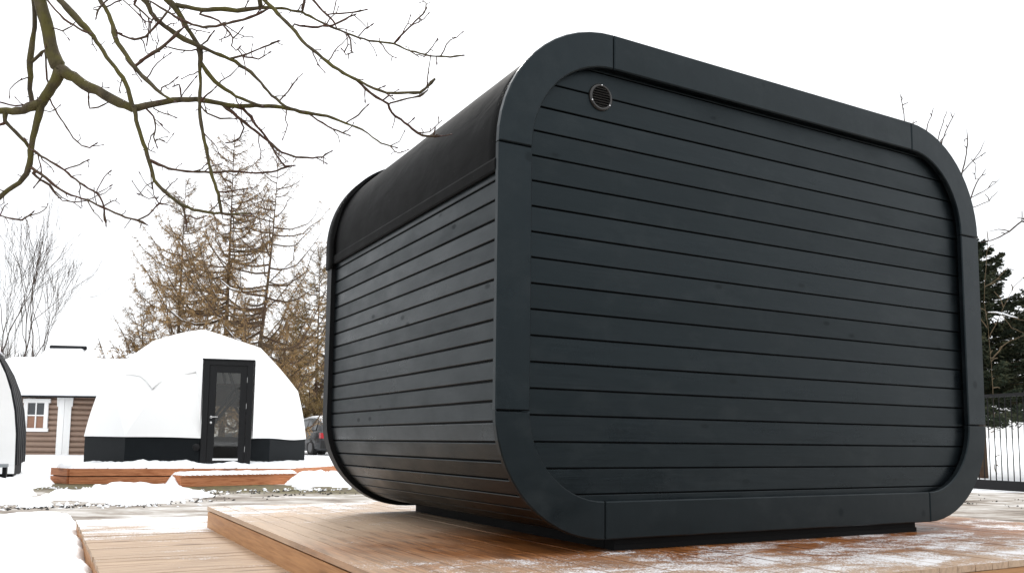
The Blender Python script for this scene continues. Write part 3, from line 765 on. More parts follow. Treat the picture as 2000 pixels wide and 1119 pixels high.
# roof: gable parallel to the wall, thick snow
dv = c1-c0; dv /= np.linalg.norm(dv); nv = np.array([dv[1], -dv[0], 0]); nv = nv if nv@(CAM-c0) > 0 else -nv
rm = lambda x, y, z: c1+dv*x+nv*y+np.array([0, 0, z])
E0, E1 = -3.2, 3.6; eav = .38; rd = 1.9; rh = 1.30
sec = [(eav, WH-.02), (-rd, WH-.02+rh), (-2*rd-eav, WH-.02), (-2*rd-eav, WH+.04), (-rd, WH+.04+rh), (eav, WH+.04)]
fixn(MB().rings([[rm(E0, y, z) for y, z in sec], [rm(E1, y, z) for y, z in sec]]).build('roof', M['darkroof'], cab))
fixn(MB().box((E0+.4, -3.7, 0), (E1-.4, -1.25, WH), rm).build('rear_walls', M['log'], cab))
nx_, ny_ = 40, 16; sv = MB(); rings = []
for i in range(nx_+1):
    x = E0-.03+(E1-E0+.06)*i/nx_; ring = []
    for j in range(ny_+1):
        k = j/ny_*2-1; y = -rd+k*(rd+eav+.03); z = WH+.05+rh*(1-abs(k)**1.25)-.0
        e = .15*min(1, (1-abs(k))*7+.35)*min(1, min(i, nx_-i)/2+.4)
        z += e+.05*(float(fbm(np.array(x*1.6), np.array(k*3), 31, 3))-.5)
        ring.append(rm(x, y, z))
    base = [rm(x, -rd+k*(rd+eav), WH+.043+rh*(1-abs(k))) for k in np.linspace(1, -1, 7)]
    rings.append(ring+base)
fixn(sv.rings(rings).build('roof_snow', M['snow'], cab, True))
# smoke-hood cupola: snow hump with a dark ridge cap
cu0 = at(66, 706, TC+1.9); cu1 = at(192, 706, TC+1.9); ct0 = at(100, 682, TC+2.2); ct1 = at(167, 682, TC+2.2)
rr = []
for k in np.linspace(0, 1, 7):
    kk = k
    a = cu0*(1-kk)+ct0*kk; b_ = cu1*(1-kk)+ct1*kk; a[2] = b_[2] = (cu0[2]-.75)*(1-k)+ct0[2]*k
    dpt = 1.0*(1-kk)+.3*kk
    rr.append([a+nv*dpt, b_+nv*dpt, b_-nv*dpt, a-nv*dpt])
fixn(MB().rings(rr).build('cupola_snow', M['snow'], cab, True))
p0, p1 = at(99, 678, TC+2.1), at(168, 680, TC+2.1)
fixn(MB().tube([p0, p1], [.075, .075], 8).build('ridge_cap', M['darkroof'], cab))

# ------------------------------------------------------------------ arched pod at the left edge
arc = thing('arched_cabin', 'arched cabin with white end frame and dark shingled roof at the left edge', 'cabin')
TA = 13.0; ad = ray(150, 855); ad[2] = 0; ad /= np.linalg.norm(ad); an = np.array([ad[1], -ad[0], 0]); an = an if an@RT > 0 else -an
A0 = at(28, 908, TA); AZ0 = A0[2]; AHW = 1.15; AC = A0-an*AHW; AH = 2.28
AM = lambda x, y, z: AC+an*x+ad*y+np.array([0, 0, z])
def archp(k, n=22):      # profile scaled by inset
    P = []
    for i in range(n+1):
        a = math.pi*i/n; x = AHW*abs(math.cos(a))**1.15*(1 if math.cos(a) > 0 else -1); z = AH*math.sin(a)**.80
        P.append((x*(1-k/AHW), z*(1-k/AH)))
    return P
for i in range(22):
    o0, i0 = archp(0), archp(.21)
    q = [o0[i], o0[i+1], i0[i+1], i0[i]]
    fixn(MB().rings([[AM(x, 0, z) for x, z in q], [AM(x, .09, z) for x, z in q]]).build('arch_frame', M['white'], arc))
fixn(MB().box((-AHW, .001, -.13), (AHW, .088, -.002), AM).build('sill_beam', M['white'], arc))
for i in range(15):
    z0 = .02+i*.135; z1 = z0+.127
    def xe(z):
        P = archp(.19); xs = [p for p in P if p[0] >= 0]; zz = [p[1] for p in xs]; xx = [p[0] for p in xs]
        return float(np.interp(z, zz, xx))
    if z1 > AH-.22: break
    e0, e1 = xe(z0), xe(z1)
    fixn(MB().rings([[AM(-e0,y,z0), AM(e0,y,z0), AM(e1,y,z1), AM(-e1,y,z1)] for y in (.03, .06)]).build('end_board', M['greyboard'], arc))
nrow = 20; oo = archp(-.03, nrow); ii_ = archp(.03, nrow)
for i in range(nrow):
    for j in range(9):
        y0 = .092+j*.27; y1 = y0+.262; off = .006*(j % 2)
        q = [oo[i], oo[i+1], ii_[i+1], ii_[i]]; q = [(x*(1+off), z) for x, z in q]
        fixn(MB().rings([[AM(x, y0, z) for x, z in q], [AM(x, y1, z) for x, z in q]]).build('shingle_panel', M['darkroof'], arc))
rings = []
for j in range(13):
    y = .05+2.5*j/12; ring = []
    for i in range(25):
        a = R(50+84*i/24)+.16*(float(fbm(np.array(j*.6), np.array(i*.3), 41, 3))-.5)
        x = (AHW+.045)*abs(math.cos(a))**1.15*(1 if math.cos(a) > 0 else -1); z = (AH+.03)*math.sin(a)**.80
        th = .06*math.sin(math.pi*i/24)**.8+.004
        ring.append(AM(x*(1+.02), y, z+th))
    ring += [AM((AHW+.02)*abs(math.cos(R(50+84*k/8)))**1.15*(1 if math.cos(R(50+84*k/8)) > 0 else -1), y, (AH+.01)*math.sin(R(50+84*k/8))**.8) for k in range(8, -1, -1)]
    rings.append(ring)
fixn(MB().rings(rings).build('roof_snow', M['snow'], arc, True))
fixn(MB().box((-AHW+.1, .12, -.4), (AHW-.02, 2.4, .0), AM).build('base_beam', M['plinth'], arc))
sp_ = thing('plank_step', 'small dark plank step in front of the arched cabin, cut by the picture edge', 'step')
s0 = at(17, 905, 12.6)
for j in range(2):
    fixn(MB().box((-1.0, -.28+j*.15, -.045), (0, -.28+j*.15+.14, 0), lambda x, y, z: s0+an*x+ad*y+np.array([0,0,z])).build('tread', M['greyboard'], sp_))
fixn(MB().box((-.06, -.27, -.45), (-.01, .0, -.047), lambda x, y, z: s0+an*x+ad*y+np.array([0,0,z])).build('side_plank', M['plinth'], sp_))

# ------------------------------------------------------------------ parked cars
def car(label, corner_px, t, yaw, z, sc_=1.0):
    c = thing('parked_car', label, 'car', 'cars parked behind the dome')
    o = at(*corner_px, t); o[2] = z
    hd_ = np.array([math.sin(yaw), math.cos(yaw), 0]); rt_ = np.array([hd_[1], -hd_[0], 0])
    CM = lambda x, y, z: o+rt_*x*sc_+hd_*y*sc_+np.array([0, 0, z*sc_])      # x: 0 (left flank) .. 1.76, y: 0 (rear) .. 4.4
    W_ = 1.76
    def lo(secs, name, mat, smooth=True):
        rings = []
        for y, x0, zb, zt, r_ in secs:
            rings.append([CM(x, y, z_) for x, z_ in ((x0+r_, zb), (x0, zb+r_), (x0-.02, (zb+zt)/2), (x0+.02, zt-r_), (x0+r_, zt), (W_-x0-r_, zt), (W_-x0-.02, zt-r_), (W_-x0+.02, (zb+zt)/2), (W_-x0, zb+r_), (W_-x0-r_, zb))])
        ob = fixn(MB().rings(rings).build(name, mat, c, smooth)); return ob
    lo([(0, .12, .32, .80, .06), (.08, .05, .24, .92, .07), (.5, .02, .20, .95, .08), (1.5, .0, .18, .95, .08), (2.9, .0, .18, .93, .08), (3.7, .03, .19, .86, .08), (4.25, .10, .24, .74, .08), (4.4, .2, .32, .62, .06)], 'body', M['carpaint'])
    cs = [(.10, .14, .93), (.45, .25, 1.33), (.85, .27, 1.43), (1.6, .26, 1.45), (2.3, .27, 1.38), (3.1, .14, .92)]
    rings = [[CM(.10 if y in (.10, 3.1) else .12, y, .92), CM(x0, y, zt-.04), CM(x0+.07, y, zt), CM(W_-x0-.07, y, zt), CM(W_-x0, y, zt-.04), CM(W_-.12, y, .92)] for y, x0, zt in cs]
    fixn(MB().rings(rings).build('cabin_shell', M['carpaint'], c, False))
    for (ya, yb) in ((.62, 1.42), (1.5, 2.35)):
        for s_ in (0, 1):
            X = lambda x: W_-x if s_ else x
            fixn(MB().add([CM(X(.108), ya, .97), CM(X(.108), yb+.2*(ya > 1), .97), CM(X(.238), yb, 1.34), CM(X(.238), ya+.05, 1.33)], [(0,1,2,3)]).build('side_window', M['carglass'], c))
    MB().add([CM(.28, .105, .96), CM(W_-.28, .105, .96), CM(W_-.33, .425, 1.31), CM(.33, .425, 1.31)], [(0,1,2,3)]).build('rear_window', M['carglass'], c)
    for s_ in (0, 1):
        X = lambda x: W_-x if s_ else x
        fixn(MB().box((min(X(.04), X(.30)), -.012, .66), (max(X(.04), X(.30)), .14, .86), CM).build('tail_light', M['redlens'], c))
        mo = fixn(MB().box((min(X(-.17), X(-.01)), 2.42, .93), (max(X(-.17), X(-.01)), 2.55, 1.06), CM).build('wing_mirror', M['carpaint'], c))
        fixn(MB().box((min(X(-.16), X(-.02)), 2.41, .94), (max(X(-.16), X(-.02)), 2.418, 1.05), CM).build('mirror_glass', M['mirror'], mo))
        for yw in (.82, 3.5):
            wp = [CM(X(-.005), yw, .31), CM(X(.20), yw, .31)]
            wh = fixn(MB().tube(wp, [.31*sc_, .31*sc_], 20).build('wheel', M['rubber'], c, False))
            fixn(MB().tube([CM(X(-.012), yw, .31), CM(X(.02), yw, .31)], [.19*sc_, .21*sc_], 14).build('rim', M['rimgrey'], wh))
    fixn(MB().box((.06, -.06, .28), (W_-.06, .03, .56), CM).build('bumper', M['rubber'], c))
    rings = []
    for y in np.linspace(.35, 2.3, 12):
        zt = float(np.interp(y, [.35, .85, 1.6, 2.3], [1.25, 1.43, 1.45, 1.38])); ring = []
        for k in range(11):
            x = .24+(W_-.48)*k/10; ring.append(CM(x, y, zt+.015+.085*math.sin(math.pi*k/10)**.5*min(1, .4+min(y-.35, 2.3-y)*2)))
        rings.append(ring+[CM(W_-.26, y, zt-.02), CM(.26, y, zt-.02)])
    fixn(MB().rings(rings).build('roof_snow', M['snow'], c, True))
    return c
car('dark grey car with red tail light and snowy roof half hidden by the black pod', (623, 888), 31.5, YAW-R(24)-.22, -.16)
car('dark car farther back, only its snowy roof showing beside the dome', (572, 872), 38.5, YAW-R(60)-.22, -.16)

# ------------------------------------------------------------------ fence on the right
fen = thing('metal_fence', 'black metal bar fence right of the pod, before the snowy bank', 'fence')
f0, f1 = atz(1880, 954, ZG), atz(2090, 968, ZG); fd = f1-f0; fl = np.linalg.norm(fd); fd /= fl
fn = np.array([fd[1], -fd[0], 0]); FM = lambda x, y, z: f0+fd*x+fn*y+np.array([0, 0, z])
fh = 1.83
fixn(MB().box((0, -.06, .02), (fl, .06, .20), FM).build('bottom_beam', M['blackmetal'], fen))
fixn(MB().box((0, -.02, fh-.06), (fl, .02, fh), FM).build('top_rail', M['blackmetal'], fen))
nb = int(fl/.128)
bar = fixmesh((lambda b: (b.tube([(0, 0, .2), (0, 0, fh-.06)], .0105, 6), b)[1])(MB()).mesh('bar')); bar.materials.append(M['blackmetal'])
for i in range(nb+1): link('bar', bar, fen, f0+fd*(i*.128+.02))
for x in (.01, fl-.02): fixn(MB().box((x-.03, -.03, -.05), (x+.03, .03, fh+.04), FM).build('post', M['blackmetal'], fen))

# ------------------------------------------------------------------ trees
def jitter_line(p, q, n, amp):
    P = [np.asarray(p)*(1-k)+np.asarray(q)*k for k in np.linspace(0, 1, n)]
    for i in range(1, n-1): P[i] = P[i]+rng.normal(size=3)*amp
    return P
def larch(label, px, t, height, lmax, nb, tw, col, seed, bare_top=.25, snow=True, lean=None, sparse=1.0, group='larches behind the dome'):
    """px: trunk foot pixel column; branches sweep out, droop and turn up; hanging twigs with tufts"""
    global rng
    rng = np.random.default_rng(seed)
    root = thing('larch_tree', label, 'tree', group)
    base = at(px, 860, t); base[2] = float(ground_z(base[0], base[1]))-.05
    pts = [base+np.array([0, 0, height*k])+((lean(k) if lean else 0)*RH) for k in np.linspace(0, 1, 12)]
    MB().tube(pts, [max(.010, .0105*height*(1-k)**1.1) for k in np.linspace(0, 1, 12)], 8).build('trunk', M['larchbark'], root, True)
    def trunk(k): return base+np.array([0, 0, height*k])+((lean(k) if lean else 0)*RH)
    br = MB(); tg = MB(); TC_, TS = [], []; sn = MB()
    for i in range(nb):
        k = .14+.84*((i+rng.random())/nb); az = rng.random()*2*math.pi
        L = lmax*(1-k)**.75*(.65+.5*rng.random())+.12
        d = np.array([math.cos(az), math.sin(az), 0]); rise = rng.uniform(.05, .45)+.6*k
        P = []; m = 7
        for j in range(m):
            s_ = j/(m-1); z = L*(rise*s_*.55-.45*math.sin(s_*math.pi)*(1-k)*.8+.30*s_**3)
            P.append(trunk(k)+d*L*s_*(1-.12*s_)+np.array([0, 0, z])+rng.normal(size=3)*.03*L*s_)
        r0 = .010+.0155*L*(1-k*.5)
        br.tube(P, [r0*(1-.85*j/(m-1)) for j in range(m)], 5, False)
        if snow and L > 1.2 and rng.random() < .12:
            Q = [P[j]+np.array([0, 0, r0*.9]) for j in range(1, 5)]
            sn.tube(Q, [.012, .026, .024, .010], 5)
        nt_ = int(tw*1.5*L*sparse)+3
        for q in range(nt_):
            s_ = .12+.88*rng.random(); j = min(int(s_*(m-1)), m-2); f = s_*(m-1)-j
            p = P[j]*(1-f)+P[j+1]*f
            tl = (.16+.5*rng.random())*(1.15-.5*k)*(1.1-.5*s_)
            side = np.cross(d, [0, 0, 1])*rng.choice([-1, 1])
            dr = side*rng.uniform(.2, 1)+d*rng.uniform(.1, .9)+np.array([0, 0, rng.uniform(-1.0, .35)+.5*k])
            dr /= np.linalg.norm(dr)
            T = [p, p+dr*tl*.5+rng.normal(size=3)*.02, p+dr*tl+np.array([0, 0, -.10*tl])+rng.normal(size=3)*.03]
            tg.tube(T, [.0075, .006, .003], 3, False)
            dens = (1.0 if k < 1-bare_top else .55)*(1.25-.6*k)
            nn = max(1, int(tl*48*dens*sparse))
            f2 = rng.random(nn); c = T[0]*(1-f2)[:, None]+T[2]*f2[:, None]+rng.normal(size=(nn, 3))*.022
            TC_.append(c); TS.append(rng.uniform(.007, .0185, nn)*(1.1-.4*k))
    br.build('branches', M['larchbark'], root, False)['kind'] = 'stuff'
    tg.build('twigs', M['larchtwig'], root, False)['kind'] = 'stuff'
    c = np.concatenate(TC_); s_ = np.concatenate(TS); n = len(c)
    a = rndvec(n); b_ = np.cross(a, rndvec(n)); b_ /= np.linalg.norm(b_, axis=1)[:, None]+1e-9
    quads('crown', c, a*(s_*2.1)[:, None], b_*(s_*.55)[:, None], M[col], root)['kind'] = 'stuff'
    if sn.v: sn.build('branch_snow', M['snow'], root, True)['kind'] = 'stuff'
    return n
TL = 27.0
px2m = lambda v, t: (857-v)/FP*t+.55
larch('tallest larch behind the dome, straight trunk with thin bare top', 432, TL, px2m(238, TL), 4.0, 104, 15, 'needle', 11)
larch('larch with curved trunk and long bare sweeping boughs right of the tallest', 476, TL-1.5, px2m(270, TL-1.5), 4.3, 58, 9, 'needle', 12, .45, True, lambda k: .95*math.sin(k*1.5)**1.0*(.75), .75)
larch('golden brown larch at the left of the group behind the dome', 338, TL+6.5, px2m(335, TL+6.5), 3.9, 96, 16, 'needle', 13, .15)
larch('olive brown larch close to the left flank of the black pod', 614, TL+9, px2m(470, TL+9), 4.0, 84, 17, 'needleold', 14, .1)
larch('low spreading larch filling the gap between dome and pod', 566, TL+10, px2m(560, TL+10), 3.0, 64, 19, 'needleold', 15, .1)
larch('low larch with drooping boughs left of the dome roof', 268, TL+7.5, px2m(560, TL+7.5), 2.3, 58, 14, 'needle', 16, .1)
larch('bushy young larch by the parked cars', 640, TL+14, px2m(690, TL+14), 2.2, 58, 22, 'needleold', 17, .1)

def bare_tree(label, px, t, height, seed, mat, spread=.5, name='bare_tree', depth=6, group=None, zbase=None, stems=4, rr=.085):
    global rng
    rng = np.random.default_rng(seed); root = thing(name, label, 'tree', group)
    base = at(px, 860, t); base[2] = float(ground_z(base[0], base[1]))-.05
    tk = MB(); bm_ = MB(); tw = MB()
    def grow(p, d, L, r, lev):
        n = 5; P = [p]; dd = d.copy()
        for i in range(n):
            dd = dd+rng.normal(size=3)*.10+np.array([0, 0, .06]); dd /= np.linalg.norm(dd); P.append(P[-1]+dd*L/n)
        tgt = tk if lev == 0 else (bm_ if lev < 3 else tw)
        tgt.tube(P, [max(.006, r*(1-.45*i/n)) for i in range(n+1)], 6 if lev < 2 else (4 if lev < 4 else 3), False)
        if lev >= depth or L < .12: return
        k = 2 if lev == 0 or lev > 3 else 3
        for i in range(k):
            f = rng.uniform(.45, 1.0) if i else 1.0; j = min(int(f*n), n-1); q = P[j]*(1-(f*n-j))+P[j+1]*(f*n-j) if f < 1 else P[-1]
            a = rndvec(1)[0]; nd = dd+a*rng.uniform(.35, .9)*spread*2*(.5 if i == 0 else 1); nd[2] += .15; nd /= np.linalg.norm(nd)
            grow(q, nd, L*rng.uniform(.58, .82), r*.55*(1.0 if i == 0 else .8), lev+1)
    for s_ in range(stems):
        a = 6.28*(s_+rng.random()*.7)/stems; q = rng.uniform(.25, .95)*spread*1.6; d = np.array([math.cos(a)*q, math.sin(a)*q, 1]); d /= np.linalg.norm(d)
        grow(base+np.array([math.cos(a), math.sin(a), 0])*.12, d, height*.36, rr, 0)
    tk.build('trunk', M[mat], root, True); bm_.build('branches', M[mat], root)['kind'] = 'stuff'; tw.build('crown', M[mat], root)['kind'] = 'stuff'
bare_tree('bare broadleaf tree with fine fan of twigs behind the cabin at the left', 2, 34, 9.8, 21, 'greytwig', .38, depth=5, stems=6, rr=.06)
bare_tree('small bare shrubby tree beside the cabin cupola', 78, 37, 3.6, 22, 'greytwig', .55, depth=5, stems=5, rr=.05)
bare_tree('low bare thicket at the left edge behind the cabin', -14, 36, 5.0, 25, 'greytwig', .55, depth=5, stems=6, rr=.05)

def traced(name, label, lines, t, mat, base_r, root=None, thick=1.0, dfun=None):
    pass
# spruces right of the pod
def spruce(label, px, t, height, lmax, seed, n=26000):
    global rng
    rng = np.random.default_rng(seed); root = thing('spruce_tree', label, 'tree', 'spruces behind the fence')
    base = at(px, 870, t); base[2] = float(ground_z(base[0], base[1]))-.1
    MB().tube([base, base+np.array([0,0,height*.5]), base+np.array([0,0,height])], [.12,.08,.01], 8).build('trunk', M['larchbark'], root, True)
    br = MB(); C_, A_, B_, S_ = [], [], [], []
    nb_ = 150
    for i in range(nb_):
        k = .27+.72*(i+rng.random())/nb_; az = rng.random()*6.283; L = lmax*1.25*(1-k)**.85*rng.uniform(.7, 1.15)+.10
        d = np.array([math.cos(az), math.sin(az), 0]); p = base+np.array([0, 0, height*k]); P = []
        for j in range(6):
            s_ = j/5; P.append(p+d*L*s_+np.array([0, 0, L*(-.38*s_*(1-k*.7)+.20*s_**2.5+.35*k*s_)]))
        br.tube(P, [.016*(1-.8*j/5) for j in range(6)], 4, False)
        m = int(n/nb_*(.25+L/lmax))
        s_ = rng.random(m)**.8; j = np.minimum((s_*5).astype(int), 4); f = s_*5-j; PP = np.array(P)
        c = PP[j]*(1-f)[:,None]+PP[j+1]*f[:,None]
        sd__ = np.cross(d, [0,0,1]); w_ = rng.normal(size=m)*.13*L*(1.15-s_)
        c = c+sd__*w_[:,None]+np.array([0,0,1])*(-abs(rng.normal(size=m))*.07-.12*abs(w_))[:,None]
        ax = d[None]*.7+sd__[None]*np.sign(w_)[:,None]*.7+rng.normal(size=(m,3))*.35; ax /= np.linalg.norm(ax,axis=1)[:,None]
        bx = np.cross(ax, rndvec(m)); bx /= np.linalg.norm(bx,axis=1)[:,None]+1e-9
        sz = rng.uniform(.022, .05, m)
        C_.append(c); A_.append(ax*(sz*1.7)[:,None]); B_.append(bx*(sz*.42)[:,None])
        if rng.random() < .8:
            q = P[2]*.5+P[4]*.5; mm = 14; S_.append(P[3]+d*rng.normal(size=(mm,1))*.12*L+sd__*rng.normal(size=(mm,1))*.07+np.array([0,0,.03]))
    br.build('branches', M['larchbark'], root)['kind'] = 'stuff'
    quads('crown', np.concatenate(C_), np.concatenate(A_), np.concatenate(B_), M['spruce'], root)['kind'] = 'stuff'
    c = np.concatenate(S_); m = len(c); a = np.stack([rng.normal(size=m), rng.normal(size=m), rng.normal(size=m)*.2], 1); a /= np.linalg.norm(a,axis=1)[:,None]
    b_ = np.cross(a, [0,0,1.]); quads('branch_snow', c, a*rng.uniform(.02,.05,m)[:,None], b_*rng.uniform(.012,.03,m)[:,None], M['snow'], root)['kind'] = 'stuff'
spruce('dark spruce rising behind the fence close to the pod edge', 1918, 21.5, (872-455)/FP*21.5+.85, 2.7, 31, 56000)
spruce('larger dark spruce at the right picture edge', 2065, 23.5, (872-500)/FP*23.5+.9, 2.3, 32, 34000)

# bare tree behind the pod, boughs surveyed one by one
def bough(lines, t, root, mat, mats=None, seed=1, twigs=True, dfun=None, bud=None):
    global rng
    rng = np.random.default_rng(seed); placed = []; tw = MB(); bd = MB()
    for li, ln in enumerate(lines):
        u0, v0 = ln[0][:2]; t0 = None; best = 14.0
        near = 60.0; host = None
        for (a, b_, c) in placed:
            q = math.hypot(a-u0, b_-v0)
            if q < near: near, host, t0 = q, (a, b_), c
        if host is not None and near > 2.5: ln = [(host[0], host[1], ln[0][2])]+list(ln)
        base = (t0 if t0 is not None else t+(dfun(u0, v0) if dfun else 0))
        off = rng.uniform(-.5, .5)*t*.08; tot = 0; L = [0]
        for a, b_ in zip(ln[:-1], ln[1:]): tot += math.hypot(b_[0]-a[0], b_[1]-a[1]); L.append(tot)
        P, Rr_ = [], []; dens = []
        for i, q in enumerate(ln):
            dens.append((q[0], q[1], base+off*min(1, L[i]/300), q[2]))
        # refine with a little wander
        fine = []
        for a, b_ in zip(dens[:-1], dens[1:]):
            m = max(2, int(math.hypot(b_[0]-a[0], b_[1]-a[1])/(8+.35*a[3])))
            for j in range(m):
                f = j/m; e = 1.1 if j else .3
                fine.append(tuple(a[k]*(1-f)+b_[k]*f+(rng.normal()*e*(.45+.022*a[3]) if k < 2 else 0) for k in range(4)))
        fine.append(dens[-1])
        for (u, v, tt, wd) in fine:
            P.append(at(u, v, tt)); placed.append((u, v, tt)); Rr_.append(max(.6, wd*(1+(.10 if wd < 8 else .045)*rng.normal()))*.5*tt/FP)
        Rr_[-1] *= .55; wmax = max(q[2] for q in ln)
        o = MB().tube(P, Rr_, 8 if wmax > 6 else 6).build('branch', M[mats[0]] if wmax > 7.6 else M[mats[1]], root, True)
        if not twigs: continue
        for i in range(3, len(fine), 2):          # short spurs with buds
            if rng.random() < (.50 if wmax < 9 else .30):
                p = P[i]; d = P[i]-P[i-1]; d /= np.linalg.norm(d)+1e-9
                a = rndvec(1)[0]; a -= FW*(a@FW)*.6; dr = d*.5+a*.9; dr /= np.linalg.norm(dr); ll = rng.choice([.02,.03,.05,.10], p=[.35,.35,.2,.1])*t/5.2
                q = p+dr*ll*.6+rng.normal(size=3)*.004; e = q+(dr+rng.normal(size=3)*.35)*ll*.5
                tw.tube([p, q, e], [.0036*t/5.2, .0028*t/5.2, .0024*t/5.2], 4)
                if bud: bd.tube([e, e+(e-q)*.25, e+(e-q)*.5], [.002*t/5.2, .0040*t/5.2, .001], 5)
        for i in range(4, len(fine), 3):          # longer crooked side twigs
            if bud and wmax > 3.0 and rng.random() < .30:
                p = P[i]; d = P[i]-P[i-1]; d /= np.linalg.norm(d)+1e-9; a = rndvec(1)[0]; a -= FW*(a@FW)*.5
                dr = d*.8+a*.9; ll = rng.uniform(.05, .17); Q = [p]
                for j in range(5):
                    dr = dr/np.linalg.norm(dr)+rng.normal(size=3)*.28+np.array([0, 0, .05]); Q.append(Q[-1]+dr/np.linalg.norm(dr)*ll/5)
                    if j in (1, 3) and rng.random() < .6:
                        e = Q[-1]+rndvec(1)[0]*.018; tw.tube([Q[-1], e], [.0022, .0018], 4); bd.tube([e, e+(e-Q[-1])*.2, e+(e-Q[-1])*.4], [.0016, .0034, .0008], 5)
                tw.tube(Q, [.0036, .0032, .0029, .0026, .0023, .002], 5); e = Q[-1]-Q[-2]
                bd.tube([Q[-1], Q[-1]+e*.3, Q[-1]+e*.6], [.0022, .0034, .0009], 5)
        if bud and ln[-1][2] < 7:
            e = P[-1]; d = P[-1]-P[-2]; d /= np.linalg.norm(d)+1e-9
            bd.tube([e-d*.004, e+d*.007, e+d*.018], [.0028, .0040, .0010], 6)
    if tw.v: tw.build('twigs', M[mats[1]], root)['kind'] = 'stuff'
    if bd.v: bd.build('buds', M[bud], root, True)['kind'] = 'stuff'
rt_ = thing('bare_tree', 'slim bare tree whose thin twigs stick out above the right shoulder of the pod', 'tree')
bough([[(1870,905,14),(1868,700,12),(1862,520,9),(1856,430,6)],
 [(1862,520,6),(1800,420,4),(1778,320,3),(1770,260,2.5),(1764,215,2),(1757,180,1.4)], [(1772,270,2),(1785,235,1.4)],
 [(1856,430,5),(1825,330,3),(1808,262,2.4),(1815,235,1.8),(1824,210,1.3)], [(1822,320,3),(1830,280,2),(1842,240,1.8),(1850,215,1.2)],
 [(1828,330,3),(1840,275,2.2),(1855,240,1.8),(1866,220,1.2)],
 [(1862,500,5),(1872,400,4),(1879,340,3),(1888,300,2.4),(1890,270,1.9),(1888,252,1.3)], [(1878,338,2.5),(1900,315,2),(1915,295,1.8),(1924,274,1.2)], [(1900,315,1.8),(1925,298,1.3)],
 [(1866,480,4),(1888,415,3.2),(1900,375,2.6),(1912,350,2),(1927,328,1.3)], [(1900,385,2),(1930,368,1.7),(1956,347,1.2)], [(1902,405,2),(1932,393,1.6),(1950,372,1.2)], [(1905,350,1.8),(1905,320,1.2)]],
 12.0, rt_, None, ('greytwig', 'greytwig'), 41, True)
gt = thing('bare_shrub', 'thin yellowish bare shrub with snow on a twig before the spruce', 'shrub')
bough([[(1948,950,1.1),(1938,740,1.0),(1930,640,1.0),(1922,590,1.0),(1925,530,1.3),(1930,470,1.0)], [(1932,660,1.3),(1960,600,1.2),(1980,560,1.0),(2010,530,0.9)],
 [(1926,610,1.4),(1955,612,1.3),(1990,624,1.2),(2020,628,0.9)], [(1924,560,1.5),(1948,545,1.2),(1970,520,0.9)], [(1928,640,1.8),(1900,600,1.2),(1890,560,0.9)],
 [(1955,610,1.5),(1975,640,1.2),(2000,650,1.0)], [(1938,700,2.4),(1965,670,1.8),(2000,655,1.2)]],
 18.4, gt, None, ('goldtwig', 'goldtwig'), 42, True)
sn_ = MB(); sn_.tube([at(u, v-1.6, 18.4) for u, v in ((1930,611),(1945,611),(1960,614),(1975,619),(1988,622))], [.006,.014,.015,.013,.005], 6); sn_.build('twig_snow', M['snow'], gt, True)
rb = thing('bare_tree', 'bare tree outside the right edge sending one grey bough into the picture', 'tree')
bough([[(2150,905,26),(2140,700,22),(2120,560,16),(2080,480,10)], [(2120,560,9),(2050,470,6),(2000,428,4.5),(2030,380,3)], [(2080,480,7),(2030,440,5),(1996,432,3.6),(1972,452,3),(1945,466,2.3),(1916,474,1.6)], [(1972,452,2),(1950,448,1.5),(1930,452,1.2)], [(2010,428,2),(1985,425,1.4)]],
 13.5, rb, None, ('greytwig', 'greytwig'), 43, True)

